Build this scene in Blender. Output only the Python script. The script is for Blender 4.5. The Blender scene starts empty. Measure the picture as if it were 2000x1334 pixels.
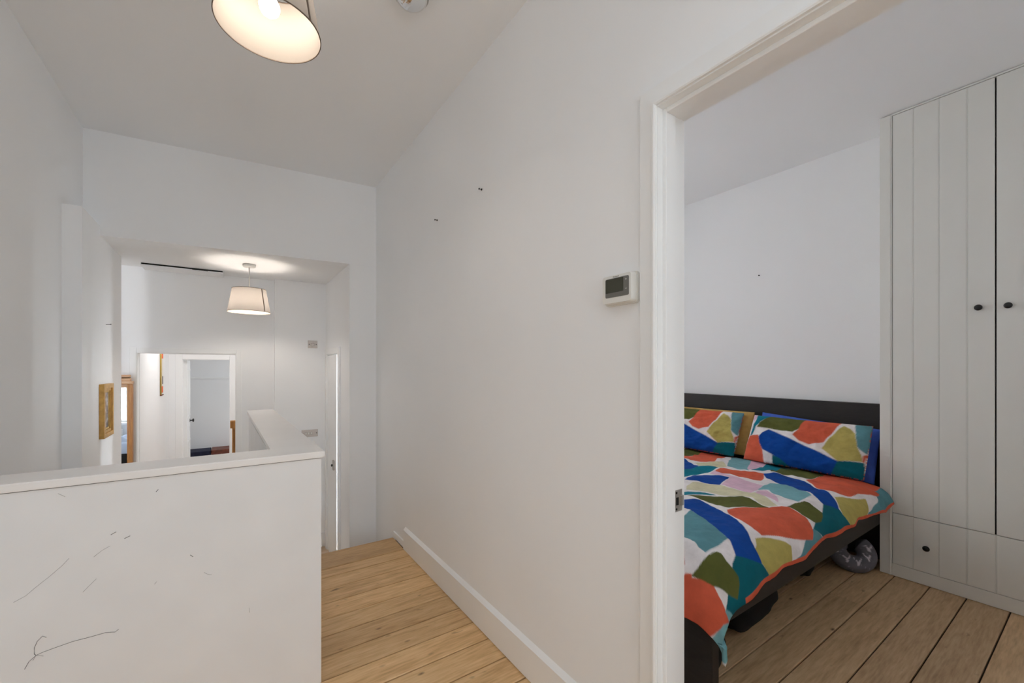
import bpy, bmesh, math, random
import numpy as np
from mathutils import Vector, Matrix, noise

random.seed(7)
scene = bpy.context.scene
COL = scene.collection
PI = math.pi
R = math.radians

# ------------------------------------------------------------------ camera
YAW = math.atan(550 / 809.0)
cam_data = bpy.data.cameras.new('camera')
cam_data.sensor_width = 36.0
cam_data.lens = 809.0 / 2000.0 * 36.0
cam_data.shift_y = (718 - 667) / 2000.0
cam_data.clip_start = 0.02
cam = bpy.data.objects.new('camera', cam_data)
COL.objects.link(cam)
cam.location = (0, 0, 1.3)
cam.rotation_euler = (PI / 2, 0, -YAW)
scene.camera = cam

# ------------------------------------------------------------------ colour management
vs = scene.view_settings
vs.view_transform = 'Standard'
vs.look = 'None'
vs.gamma = 1.0
vs.use_curve_mapping = False
vs.exposure = 0.27

# ------------------------------------------------------------------ world: overcast daylight outside the windows
world = bpy.data.worlds.new('overcast_sky')
scene.world = world
world.use_nodes = True
bg = world.node_tree.nodes['Background']
bg.inputs[0].default_value = (0.80, 0.90, 1.0, 1)
bg.inputs[1].default_value = 1.6

# daylight lamps outside the windows, some of which are added
def window_light(name, loc, rot, sx, sy, watts, colour=(0.86, 0.93, 1.0)):
    d = bpy.data.lights.new(name, 'AREA')
    d.shape = 'RECTANGLE'
    d.size, d.size_y = sx, sy
    d.energy = watts
    d.color = colour
    o = bpy.data.objects.new(name, d)
    COL.objects.link(o)
    o.location = loc
    o.rotation_euler = rot
    return o

window_light('added_daylight_landing', (0.125, -3.85, 1.65), (R(90), 0, 0), 1.25, 1.8, 25, (.82, .915, 1.0))  # fill lamp for the made-up window behind the camera
window_light('added_daylight_rooflight', (-.23, -.60, 3.30), (0, 0, 0), .9, 1.1, 12, (.82, .915, 1.0))  # fill lamp above the made-up rooflight
window_light('daylight_bedroom', (1.90, 3.72, 1.65), (R(-90), 0, 0), 1.2, 1.7, 34, (1.0, .985, .96))
window_light('daylight_bathroom', (2.06, 4.45, 0.95), (R(90), 0, R(90)), 0.9, 1.2, 270)
window_light('added_daylight_far_room', (1.76, 7.90, 0.90), (R(90), 0, R(90)), 1.0, 1.2, 13, (1, .97, .94))  # fill lamp at the side window added to the far room
window_light('daylight_left_room', (-2.20, 0.92, 1.05), (R(90), 0, 0), 1.0, 1.2, 46, (.97, .98, 1.0))

cy = scene.cycles
cy.max_bounces = 11
cy.diffuse_bounces = 10
cy.glossy_bounces = 4
cy.transmission_bounces = 6
cy.sample_clamp_indirect = 8.0
cy.use_denoising = True
cy.use_light_tree = False
cy.use_adaptive_sampling = True
cy.adaptive_threshold = 0.04
cy.caustics_reflective = False
cy.caustics_refractive = False

# ------------------------------------------------------------------ materials
def lin(r, g, b):
    f = lambda c: (c / 255 / 12.92) if c / 255 <= 0.04045 else ((c / 255 + 0.055) / 1.055) ** 2.4
    return (f(r), f(g), f(b), 1.0)

def new_mat(name):
    m = bpy.data.materials.new(name)
    m.use_nodes = True
    nt = m.node_tree
    return m, nt, nt.nodes['Principled BSDF']

def N(nt, kind, **kw):
    n = nt.nodes.new(kind)
    for k, v in kw.items():
        setattr(n, k, v)
    return n

def plain(name, rgb, rough=0.5, metal=0.0, var=0.04, scale=8.0, bump=0.0, bscale=120.0, spec=0.5):
    """paint, plastic, cloth: one colour with a faint procedural mottle and relief"""
    m, nt, b = new_mat(name)
    tc = N(nt, 'ShaderNodeTexCoord')
    nz = N(nt, 'ShaderNodeTexNoise')
    nz.inputs['Scale'].default_value = scale
    nz.inputs['Detail'].default_value = 1
    nt.links.new(tc.outputs['Object'], nz.inputs['Vector'])
    cr = N(nt, 'ShaderNodeValToRGB')
    c = lin(*rgb)
    cr.color_ramp.elements[0].position = 0.3
    cr.color_ramp.elements[1].position = 0.7
    cr.color_ramp.elements[0].color = tuple(x * (1 - var) for x in c[:3]) + (1,)
    cr.color_ramp.elements[1].color = tuple(min(1, x * (1 + var)) for x in c[:3]) + (1,)
    nt.links.new(nz.outputs['Fac'], cr.inputs['Fac'])
    nt.links.new(cr.outputs['Color'], b.inputs['Base Color'])
    b.inputs['Roughness'].default_value = rough
    b.inputs['Metallic'].default_value = metal
    b.inputs['Specular IOR Level'].default_value = spec
    if bump:
        n2 = N(nt, 'ShaderNodeTexNoise')
        n2.inputs['Scale'].default_value = bscale
        n2.inputs['Detail'].default_value = 4
        nt.links.new(tc.outputs['Object'], n2.inputs['Vector'])
        bp = N(nt, 'ShaderNodeBump')
        bp.inputs['Strength'].default_value = bump
        bp.inputs['Distance'].default_value = 0.002
        nt.links.new(n2.outputs['Fac'], bp.inputs['Height'])
        nt.links.new(bp.outputs['Normal'], b.inputs['Normal'])
    return m

def wood(name, dark, mid, light, along='X', rough=0.45, knots=True, gscale=1.0, wear=True):
    """boards: long grain, rings, a few knots; each board object shifts the figure"""
    m, nt, b = new_mat(name)
    L = nt.links.new
    tc = N(nt, 'ShaderNodeTexCoord')
    oi = N(nt, 'ShaderNodeObjectInfo')
    off = N(nt, 'ShaderNodeVectorMath', operation='SCALE')
    off.inputs[0].default_value = (13.7, 7.3, 3.1)
    L(oi.outputs['Random'], off.inputs['Scale'])
    add = N(nt, 'ShaderNodeVectorMath', operation='ADD')
    L(tc.outputs['Object'], add.inputs[0]); L(off.outputs[0], add.inputs[1])
    mp = N(nt, 'ShaderNodeMapping')
    sc = {'X': (1.2, 11, 11), 'Y': (11, 1.2, 11), 'Z': (11, 11, 1.2)}[along]
    mp.inputs['Scale'].default_value = tuple(s * gscale for s in sc)
    L(add.outputs[0], mp.inputs['Vector'])
    n1 = N(nt, 'ShaderNodeTexNoise'); n1.inputs['Scale'].default_value = 1.6; n1.inputs['Detail'].default_value = 5; n1.inputs['Distortion'].default_value = 0.6
    L(mp.outputs[0], n1.inputs['Vector'])
    n2 = N(nt, 'ShaderNodeTexNoise'); n2.inputs['Scale'].default_value = 9; n2.inputs['Detail'].default_value = 6
    L(mp.outputs[0], n2.inputs['Vector'])
    mx = N(nt, 'ShaderNodeMix', data_type='FLOAT'); mx.inputs['Factor'].default_value = 0.58
    L(n1.outputs['Fac'], mx.inputs['A']); L(n2.outputs['Fac'], mx.inputs['B'])
    cr = N(nt, 'ShaderNodeValToRGB')
    e = cr.color_ramp.elements
    e[0].position = 0.30; e[0].color = lin(*dark)
    e[1].position = 0.72; e[1].color = lin(*light)
    k = e.new(0.5); k.color = lin(*mid)
    L(mx.outputs['Result'], cr.inputs['Fac'])
    col = cr.outputs['Color']
    # each board a little lighter or darker than its neighbour
    hsv = N(nt, 'ShaderNodeHueSaturation')
    mr = N(nt, 'ShaderNodeMapRange'); mr.inputs['To Min'].default_value = 0.86; mr.inputs['To Max'].default_value = 1.12
    L(oi.outputs['Random'], mr.inputs['Value']); L(mr.outputs[0], hsv.inputs['Value']); L(col, hsv.inputs['Color'])
    col = hsv.outputs['Color']
    if knots:
        mk = N(nt, 'ShaderNodeMapping')
        mk.inputs['Scale'].default_value = {'X': (2.6, 5.5, 5.5), 'Y': (5.5, 2.6, 5.5), 'Z': (5.5, 5.5, 2.6)}[along]
        L(add.outputs[0], mk.inputs['Vector'])
        vo = N(nt, 'ShaderNodeTexVoronoi'); vo.inputs['Scale'].default_value = 1.9
        L(mk.outputs[0], vo.inputs['Vector'])
        kr = N(nt, 'ShaderNodeValToRGB')
        kr.color_ramp.elements[0].position = 0.03; kr.color_ramp.elements[0].color = (1, 1, 1, 1)
        kr.color_ramp.elements[1].position = 0.10; kr.color_ramp.elements[1].color = (0, 0, 0, 1)
        L(vo.outputs['Distance'], kr.inputs['Fac'])
        sp_ = N(nt, 'ShaderNodeSeparateColor'); L(vo.outputs['Color'], sp_.inputs[0])
        km1 = N(nt, 'ShaderNodeMath', operation='MULTIPLY'); L(kr.outputs['Color'], km1.inputs[0]); L(sp_.outputs[0], km1.inputs[1])
        km = N(nt, 'ShaderNodeMix', data_type='RGBA'); km.blend_type = 'MIX'
        L(km1.outputs[0], km.inputs['Factor']); L(col, km.inputs['A'])
        km.inputs['B'].default_value = lin(84, 52, 28)
        col = km.outputs['Result']
    if wear:
        nw = N(nt, 'ShaderNodeTexNoise'); nw.inputs['Scale'].default_value = 26; nw.inputs['Detail'].default_value = 2
        mw = N(nt, 'ShaderNodeMapping'); mw.inputs['Scale'].default_value = {'X': (.35, 1, 1), 'Y': (1, .35, 1), 'Z': (1, 1, .35)}[along]
        L(add.outputs[0], mw.inputs['Vector']); L(mw.outputs[0], nw.inputs['Vector'])
        wr = N(nt, 'ShaderNodeValToRGB')
        wr.color_ramp.elements[0].position = 0.70; wr.color_ramp.elements[0].color = (0, 0, 0, 1)
        wr.color_ramp.elements[1].position = 0.80; wr.color_ramp.elements[1].color = (.7, .7, .7, 1)
        L(nw.outputs['Fac'], wr.inputs['Fac'])
        wm = N(nt, 'ShaderNodeMix', data_type='RGBA')
        L(wr.outputs['Color'], wm.inputs['Factor']); L(col, wm.inputs['A']); wm.inputs['B'].default_value = lin(70, 44, 24)
        col = wm.outputs['Result']
    L(col, b.inputs['Base Color'])
    b.inputs['Roughness'].default_value = rough
    bp = N(nt, 'ShaderNodeBump'); bp.inputs['Strength'].default_value = 0.12; bp.inputs['Distance'].default_value = 0.002
    L(n2.outputs['Fac'], bp.inputs['Height']); L(bp.outputs['Normal'], b.inputs['Normal'])
    return m

def fabric(name, rough=0.9, weave=900.0, mottle=0.16):
    """printed cotton: the print is stored per point, the weave and wash come from noise"""
    m, nt, b = new_mat(name)
    L = nt.links.new
    at = N(nt, 'ShaderNodeAttribute', attribute_name='print')
    tc = N(nt, 'ShaderNodeTexCoord')
    n1 = N(nt, 'ShaderNodeTexNoise'); n1.inputs['Scale'].default_value = 14; n1.inputs['Detail'].default_value = 6; n1.inputs['Roughness'].default_value = .65
    L(tc.outputs['Object'], n1.inputs['Vector'])
    mr = N(nt, 'ShaderNodeMapRange'); mr.inputs['From Min'].default_value = .25; mr.inputs['From Max'].default_value = .75
    mr.inputs['To Min'].default_value = 1 - mottle; mr.inputs['To Max'].default_value = 1 + mottle
    L(n1.outputs['Fac'], mr.inputs['Value'])
    sc_ = N(nt, 'ShaderNodeVectorMath', operation='SCALE')
    L(at.outputs['Color'], sc_.inputs[0]); L(mr.outputs[0], sc_.inputs['Scale'])
    L(sc_.outputs[0], b.inputs['Base Color'])
    n2 = N(nt, 'ShaderNodeTexNoise'); n2.inputs['Scale'].default_value = weave; n2.inputs['Detail'].default_value = 2
    L(tc.outputs['Object'], n2.inputs['Vector'])
    bp = N(nt, 'ShaderNodeBump'); bp.inputs['Strength'].default_value = .25; bp.inputs['Distance'].default_value = .001
    L(n2.outputs['Fac'], bp.inputs['Height']); L(bp.outputs['Normal'], b.inputs['Normal'])
    b.inputs['Roughness'].default_value = rough
    b.inputs['Specular IOR Level'].default_value = .2
    return m

def emitter(name, rgb, strength):
    m, nt, b = new_mat(name)
    b.inputs['Base Color'].default_value = (1, 1, 1, 1)
    b.inputs['Emission Color'].default_value = lin(*rgb)
    b.inputs['Emission Strength'].default_value = strength
    return m

M = {}
M['wall'] = plain('wall_paint', (246, 247, 248), .85, var=.012, scale=1.7)
M['wall_hall'] = M['wall']
M['ceiling'] = plain('ceiling_paint', (245, 246, 247), .9, var=.012, scale=1.3)
M['trim'] = plain('gloss_trim_paint', (245, 246, 246), .38, var=.012, scale=5)
M['low_wall'] = plain('scuffed_white_paint', (240, 241, 242), .5, var=.018, scale=6)
M['cap'] = plain('coping_paint', (246, 244, 242), .35, var=.012, scale=7)
M['wardrobe'] = plain('wardrobe_paint', (234, 234, 229), .5, var=.01, scale=4)
M['boards'] = wood('pine_floor_boards', (185, 145, 98), (216, 177, 127), (234, 200, 153), 'X', .5)
M['nosing'] = wood('pine_stair_nosing', (160, 124, 80), (186, 150, 104), (206, 170, 122), 'X', .42, knots=False, wear=False)
M['bed_boards'] = wood('pine_bedroom_boards', (172, 140, 104), (202, 168, 128), (222, 192, 152), 'X', .5)
M['pale_boards'] = wood('pale_hall_boards', (178, 150, 120), (205, 182, 155), (222, 204, 180), 'X', .5)
M['dark_wood'] = wood('black_brown_bed_wood', (30, 27, 26), (38, 35, 34), (47, 43, 41), 'Y', .55, knots=False, wear=False, gscale=3)
M['pine'] = wood('honey_pine', (132, 82, 28), (160, 105, 42), (186, 132, 62), 'Z', .4, knots=False, wear=False)
M['pine_moulding'] = wood('pale_pine_moulding', (170, 128, 92), (200, 160, 122), (222, 186, 150), 'X', .4, knots=False, wear=False)
M['joint'] = plain('dark_board_joint', (50, 34, 22), .95)
M['void'] = plain('dark_gap', (18, 15, 13), .95)
M['black'] = plain('black_metal', (14, 14, 15), .35)
M['black_cloth'] = plain('black_cloth', (16, 16, 18), .95, bump=.4, bscale=200)
M['chrome'] = plain('chrome', (235, 235, 235), .03, metal=1.0, var=0)
M['steel'] = plain('satin_steel', (190, 188, 184), .3, metal=1.0)
M['brass'] = plain('gilt', (192, 150, 80), .42, metal=.35, var=.15, scale=40, bump=.3, bscale=90)
M['plastic'] = plain('white_plastic', (228, 227, 222), .4, var=.008)
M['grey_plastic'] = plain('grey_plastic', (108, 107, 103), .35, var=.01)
M['screen'] = plain('lcd_screen', (62, 63, 52), .2, var=.03)
M['lettering'] = plain('grey_lettering', (96, 95, 92), .6)
M['switch'] = plain('switch_plate_metal', (206, 199, 194), .35, var=.02)
M['pencil'] = plain('pencil_line', (136, 136, 138), .9)
M['pencil_faint'] = plain('faint_pencil_line', (176, 176, 177), .9)
M['smudge'] = plain('grey_smudge', (150, 150, 152), .9)
M['print'] = fabric('printed_cotton')
M['ochre_cloth'] = plain('ochre_cotton', (190, 155, 88), .9, var=.06, scale=20, bump=.3, bscale=300)
M['blue_cloth'] = plain('blue_cotton', (62, 96, 190), .9, var=.06, scale=20, bump=.3, bscale=300)
M['mattress'] = plain('mattress_cloth', (70, 74, 82), .9, bump=.2)
M['pale_blue_cloth'] = plain('pale_blue_bedding', (178, 192, 214), .9, var=.08, scale=9, bump=.2, bscale=60)
M['navy'] = plain('navy_cloth', (34, 38, 62), .9, var=.2, scale=30, bump=.3, bscale=150)
M['rust'] = plain('rust_leather', (112, 58, 42), .5, var=.25, scale=25, bump=.2, bscale=80)
M['shade_trim'] = plain('shade_edge_tape', (112, 98, 86), .8)

def shade_mat():
    m = bpy.data.materials.new('linen_lamp_shade')
    m.use_nodes = True
    nt = m.node_tree
    nt.nodes.clear()
    out = N(nt, 'ShaderNodeOutputMaterial')
    d = N(nt, 'ShaderNodeBsdfDiffuse'); d.inputs['Color'].default_value = lin(150, 143, 135)
    t = N(nt, 'ShaderNodeBsdfTranslucent'); t.inputs['Color'].default_value = lin(234, 224, 216)
    mx = N(nt, 'ShaderNodeMixShader'); mx.inputs[0].default_value = 0.085
    tc = N(nt, 'ShaderNodeTexCoord')
    nz = N(nt, 'ShaderNodeTexNoise'); nz.inputs['Scale'].default_value = 250
    bp = N(nt, 'ShaderNodeBump'); bp.inputs['Strength'].default_value = .15; bp.inputs['Distance'].default_value = .001
    nt.links.new(tc.outputs['Object'], nz.inputs['Vector']); nt.links.new(nz.outputs['Fac'], bp.inputs['Height'])
    nt.links.new(bp.outputs['Normal'], d.inputs['Normal'])
    nt.links.new(d.outputs[0], mx.inputs[1]); nt.links.new(t.outputs[0], mx.inputs[2]); nt.links.new(mx.outputs[0], out.inputs[0])
    return m
M['shade'] = shade_mat()

def mirror_mat():
    m, nt, b = new_mat('mirror_glass')
    b.inputs['Base Color'].default_value = (.9, .92, .92, 1)
    b.inputs['Metallic'].default_value = 1
    b.inputs['Roughness'].default_value = .01
    return m
M['mirror'] = mirror_mat()

def glass_mat():
    m, nt, b = new_mat('window_glass')
    tr = N(nt, 'ShaderNodeBsdfTransparent')
    gl = N(nt, 'ShaderNodeBsdfGlossy'); gl.inputs['Roughness'].default_value = .02
    mx = N(nt, 'ShaderNodeMixShader'); mx.inputs[0].default_value = .06
    nt.links.new(tr.outputs[0], mx.inputs[1]); nt.links.new(gl.outputs[0], mx.inputs[2])
    nt.links.new(mx.outputs[0], nt.nodes['Material Output'].inputs[0])
    return m
M['glass'] = glass_mat()

# ------------------------------------------------------------------ object helpers
def link(o, parent=None):
    COL.objects.link(o)
    if parent is not None:
        o.parent = parent
        o.matrix_parent_inverse = WORLD[parent.name].inverted()
    WORLD[o.name] = Matrix.Translation(o.location) @ o.rotation_euler.to_matrix().to_4x4()
    return o
WORLD = {}

def tag(o, label, cat, group=None):
    o['label'] = label; o['category'] = cat
    if group: o['group'] = group
    return o

def struct(o):
    o['kind'] = 'structure'
    return o

def thing(name, label, cat, loc=(0, 0, 0), group=None, rz=0.0):
    o = bpy.data.objects.new(name, None)
    o.empty_display_size = .1
    o.location = loc
    o.rotation_euler = (0, 0, rz)
    link(o)
    return tag(o, label, cat, group)

def obj(name, verts, faces, mat, parent=None, smooth=False, edges=()):
    me = bpy.data.meshes.new(name)
    me.from_pydata([tuple(v) for v in verts], list(edges), faces)
    me.materials.append(mat)
    bm = bmesh.new(); bm.from_mesh(me)
    bmesh.ops.recalc_face_normals(bm, faces=bm.faces)
    bm.to_mesh(me); bm.free()
    if smooth:
        for p in me.polygons: p.use_smooth = True
    return link(bpy.data.objects.new(name, me), parent)

def bm_obj(name, bm, mat, parent=None, smooth=False):
    me = bpy.data.meshes.new(name)
    bmesh.ops.recalc_face_normals(bm, faces=bm.faces)
    bm.to_mesh(me); bm.free()
    me.materials.append(mat)
    if smooth:
        for p in me.polygons: p.use_smooth = True
    return link(bpy.data.objects.new(name, me), parent)

def bm_box(bm, lo, hi):
    x0, y0, z0 = lo; x1, y1, z1 = hi
    v = [bm.verts.new(c) for c in ((x0,y0,z0),(x1,y0,z0),(x1,y1,z0),(x0,y1,z0),(x0,y0,z1),(x1,y0,z1),(x1,y1,z1),(x0,y1,z1))]
    for f in ((0,3,2,1),(4,5,6,7),(0,1,5,4),(1,2,6,5),(2,3,7,6),(3,0,4,7)):
        bm.faces.new([v[i] for i in f])

def boxes(name, items, mat, parent=None, bevel=0.0, seg=2):
    bm = bmesh.new()
    for lo, hi in items: bm_box(bm, lo, hi)
    if bevel:
        bmesh.ops.bevel(bm, geom=bm.edges[:], offset=bevel, segments=seg, affect='EDGES', profile=.6)
    return bm_obj(name, bm, mat, parent)

def box(name, lo, hi, mat, parent=None, bevel=0.0, seg=2):
    return boxes(name, [(lo, hi)], mat, parent, bevel, seg)

def bm_prism(bm, pts, z0, z1):
    a = [bm.verts.new((x, y, z0)) for x, y in pts]
    b = [bm.verts.new((x, y, z1)) for x, y in pts]
    n = len(pts)
    bm.faces.new(a[::-1]); bm.faces.new(b)
    for i in range(n):
        bm.faces.new((a[i], a[(i+1) % n], b[(i+1) % n], b[i]))

def prism(name, pts, z0, z1, mat, parent=None, bevel=0.0):
    bm = bmesh.new()
    bm_prism(bm, pts, z0, z1)
    if bevel: bmesh.ops.bevel(bm, geom=bm.edges[:], offset=bevel, segments=2, affect='EDGES')
    return bm_obj(name, bm, mat, parent)

def extrude_y(name, prof, y0, y1, mat, parent=None):
    """profile in (x, z) swept along y"""
    n = len(prof)
    v = [(x, y0, z) for x, z in prof] + [(x, y1, z) for x, z in prof]
    f = [tuple(range(n)), tuple(range(2*n-1, n-1, -1))] + [(i, (i+1) % n, n+(i+1) % n, n+i) for i in range(n)]
    return obj(name, v, f, mat, parent)

def lathe(name, prof, mat, loc=(0,0,0), parent=None, seg=48, smooth=True, axis='Z'):
    v, f = [], []
    for r, z in prof:
        for i in range(seg):
            a = 2 * PI * i / seg
            c = (r*math.cos(a), r*math.sin(a), z)
            if axis == 'X': c = (c[2], c[0], c[1])
            if axis == 'Y': c = (c[0], c[2], c[1])
            v.append((c[0]+loc[0], c[1]+loc[1], c[2]+loc[2]))
    for k in range(len(prof)-1):
        for i in range(seg):
            j = (i+1) % seg
            f.append((k*seg+i, k*seg+j, (k+1)*seg+j, (k+1)*seg+i))
    return obj(name, v, f, mat, parent, smooth)

def bm_tube(bm, pts, r, seg=6, closed=False):
    pts = [Vector(p) for p in pts]
    rings = []
    for i, p in enumerate(pts):
        a = pts[max(i-1, 0)]; b = pts[min(i+1, len(pts)-1)]
        d = (b - a).normalized()
        u = d.cross(Vector((0, 0, 1)))
        if u.length < 1e-4: u = d.cross(Vector((1, 0, 0)))
        u.normalize(); w = d.cross(u)
        rr = r[i] if isinstance(r, (list, tuple)) else r
        rings.append([bm.verts.new(p + u*rr*math.cos(2*PI*k/seg) + w*rr*math.sin(2*PI*k/seg)) for k in range(seg)])
    for a, b in zip(rings, rings[1:]):
        for k in range(seg): bm.faces.new((a[k], a[(k+1) % seg], b[(k+1) % seg], b[k]))
    bm.faces.new(rings[0][::-1]); bm.faces.new(rings[-1])

def tube(name, pts, r, mat, parent=None, seg=8):
    bm = bmesh.new(); bm_tube(bm, pts, r, seg)
    return bm_obj(name, bm, mat, parent, True)

def rounded_rect(y0, y1, z0, z1, r, n=6):
    pts = []
    for cy_, cz, a0 in ((y1-r, z1-r, 0), (y0+r, z1-r, 90), (y0+r, z0+r, 180), (y1-r, z0+r, 270)):
        for k in range(n+1):
            a = R(a0 + 90*k/n)
            pts.append((cy_ + r*math.cos(a), cz + r*math.sin(a)))
    return pts

def plate_x(name, x0, x1, y0, y1, z0, z1, r, mat, parent=None, taper=0.0):
    """rounded slab standing on a wall that faces -X; x1 is the wall side"""
    A = rounded_rect(y0, y1, z0, z1, r)
    B = rounded_rect(y0+taper, y1-taper, z0+taper, z1-taper, max(r-taper, .001))
    n = len(A)
    v = [(x1, y, z) for y, z in A] + [(x0, y, z) for y, z in B]
    f = [tuple(range(n)), tuple(range(2*n-1, n-1, -1))] + [(i, (i+1) % n, n+(i+1) % n, n+i) for i in range(n)]
    return obj(name, v, f, mat, parent)

def in_poly(px, py, poly):
    inside = np.zeros(px.shape, bool)
    n = len(poly)
    for i in range(n):
        x1, y1 = poly[i]; x2, y2 = poly[(i+1) % n]
        if y1 == y2: continue
        c = ((y1 > py) != (y2 > py)) & (px < (x2-x1)*(py-y1)/(y2-y1) + x1)
        inside ^= c
    return inside

def grid_obj(name, X, Y, Z, mat, parent=None, colours=None, close_u=False):
    nu, nv = X.shape
    verts = np.stack([X, Y, Z], -1).reshape(-1, 3)
    i = np.arange(nu*nv).reshape(nu, nv)
    f = np.stack([i[:-1, :-1], i[1:, :-1], i[1:, 1:], i[:-1, 1:]], -1).reshape(-1, 4)
    me = bpy.data.meshes.new(name)
    me.vertices.add(len(verts)); me.vertices.foreach_set('co', verts.astype(np.float32).ravel())
    me.loops.add(f.size); me.loops.foreach_set('vertex_index', f.astype(np.int32).ravel())
    me.polygons.add(len(f)); me.polygons.foreach_set('loop_start', (np.arange(len(f))*4).astype(np.int32))
    me.polygons.foreach_set('loop_total', np.full(len(f), 4, np.int32))
    me.update(calc_edges=True); me.validate()
    me.polygons.foreach_set('use_smooth', np.ones(len(f), bool))
    if colours is not None:
        at = me.color_attributes.new('print', 'FLOAT_COLOR', 'POINT')
        c = np.concatenate([colours.reshape(-1, 3), np.ones((nu*nv, 1))], 1)
        at.data.foreach_set('color', c.astype(np.float32).ravel())
    me.materials.append(mat)
    return link(bpy.data.objects.new(name, me), parent)

def copy_tree(o, parent=None):
    c = o.copy(); COL.objects.link(c)
    if parent is not None: c.parent = parent
    for ch in list(o.children): copy_tree(ch, c)
    return c

# ================================================================== THE SETTING
XW, XB = 1.04, 1.13            # landing wall: landing face and bedroom face
CEIL, BCEIL, HCEIL = 2.855, 2.89, 2.17
HF = -0.56                     # lower hall floor
YL, YR, DH = 0.755, -0.03, 2.055   # bedroom door opening

# ---- landing floor and boards
fl = struct(boxes('floor', [((-.79, -3.6, -.25), (1.04, 1.90, -.009)), ((.15, 1.90, -.25), (1.04, 3.10, -.009))], M['joint']))
ys = [2.886, 2.77, 2.619, 2.466, 2.312, 2.164, 2.015, 1.863]
while ys[-1] > -3.5: ys.append(ys[-1] - .152)
for k, (a, b) in enumerate(zip(ys, ys[1:])):
    x0 = .20 if a > 1.95 else -.785
    box('floor_board', (x0, b + .0034, -.022), (1.040, a - .0034, random.uniform(-.0015, .0)), M['boards'], fl, .0016, 1)
box('nosing_board', (.20, 2.8885, -.024), (1.030, 3.135, .0015), M['nosing'], fl, .006, 3)

# ---- bedroom floor and boards
fb = struct(boxes('floor.001', [((1.06, -.16, -.25), (3.70, 3.50, -.010))], M['joint']))
yb = [.331 - .155 * k for k in range(3, 0, -1)] + [.331, .490, .638, .796, .949]
while yb[-1] < 3.3: yb.append(yb[-1] + .154)
yb = [-.16] + [y for y in yb if y > -.15] + [3.5]
for a, b in zip(yb, yb[1:]):
    cuts = [1.045, 3.70]
    if abs(a - .796) < .001: cuts = [1.045, 2.86, 3.70]
    for c, d in zip(cuts, cuts[1:]):
        box('floor_board', (c + .001, a + .0030, -.022), (d - .001, b - .0030, random.uniform(-.0015, 0)), M['bed_boards'], fb, .0014, 1)

# ---- lower hall, corridor and the rooms beyond share one floor level
fh = struct(boxes('floor.002', [((-3.2, 1.1, HF - .2), (.92, 4.86, HF - .02)), ((.92, 3.7, HF - .2), (2.0, 5.3, HF - .02)), ((-1.6, 4.86, HF - .2), (.92, 8.9, HF - .02)), ((.92, 7.0, HF - .2), (1.6, 8.9, HF - .02))], M['void']))
yy = 3.60
while yy < 4.66:
    y2 = min(yy + .135, 4.68)
    box('floor_board', (.30, yy + .001, HF - .02), (1.90, y2 - .001, HF + random.uniform(-.001, 0)), M['pale_boards'], fh, .0012, 1)
    yy += .135
for k in range(26):
    x0 = -3.2 + k * .14
    box('floor_board', (x0 + .001, 2.04, HF - .02), (min(x0 + .14, .30) - .001, 4.86, HF), M['pale_boards'], fh)
for k in range(12):
    x0 = -.76 + k * .14
    box('floor_board', (x0 + .001, 4.86, HF - .02), (x0 + .139, 8.8, HF), M['pale_boards'], fh)

# ---- steps down from the landing
st = thing('staircase', 'short flight of wooden steps below the landing nosing', 'stairs', (.7, 3.3, HF))
for k, z in ((0, -.187), (1, -.374)):
    y0 = 3.12 + .24 * k
    box('tread', (.31, y0, z - .03), (1.03, y0 + .265, z), M['nosing'], st, .004)
    box('riser', (.31, y0 + .235, z - .187 + (.0)), (1.03, y0 + .25, z - .03), M['trim'], st)
box('riser', (.31, 3.105, -.187), (1.03, 3.12, -.022), M['trim'], st)

# ---- wall between landing and bedroom, with the door opening
struct(boxes('wall_right', [((XW, YL + .015, -.6), (XB, 3.62, 3.0)), ((XW, -3.7, -.3), (XB, YR - .015, 3.0)), ((XW, YR - .015, DH + .015), (XB, YL + .015, 3.0))], M['wall']))
# ---- back bulkhead over the steps and its pier
bmk = bmesh.new()
bm_prism(bmk, [(1.13, 3.612), (-.91, 3.79), (-.91, 3.92), (1.13, 3.742)], HCEIL, 3.0)
bm_prism(bmk, [(.827, 3.639), (1.13, 3.612), (1.13, 3.985), (.827, 3.985)], -.6, HCEIL - .0005)
struct(bm_obj('wall_back', bmk, M['wall']))
# ---- left wall; beyond the breast it steps forward and carries the gilt picture
struct(boxes('wall_left', [((-.91, -3.7, -.6), (-.79, 3.42, 3.0)), ((-.91, 3.42, 2.23), (-.79, 3.95, 3.0)), ((-.79, 3.37, -.6), (-.708, 3.44, 2.23)), ((-.758, 3.44, -.6), (-.708, 4.413, 2.23))], M['wall']))
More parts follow.
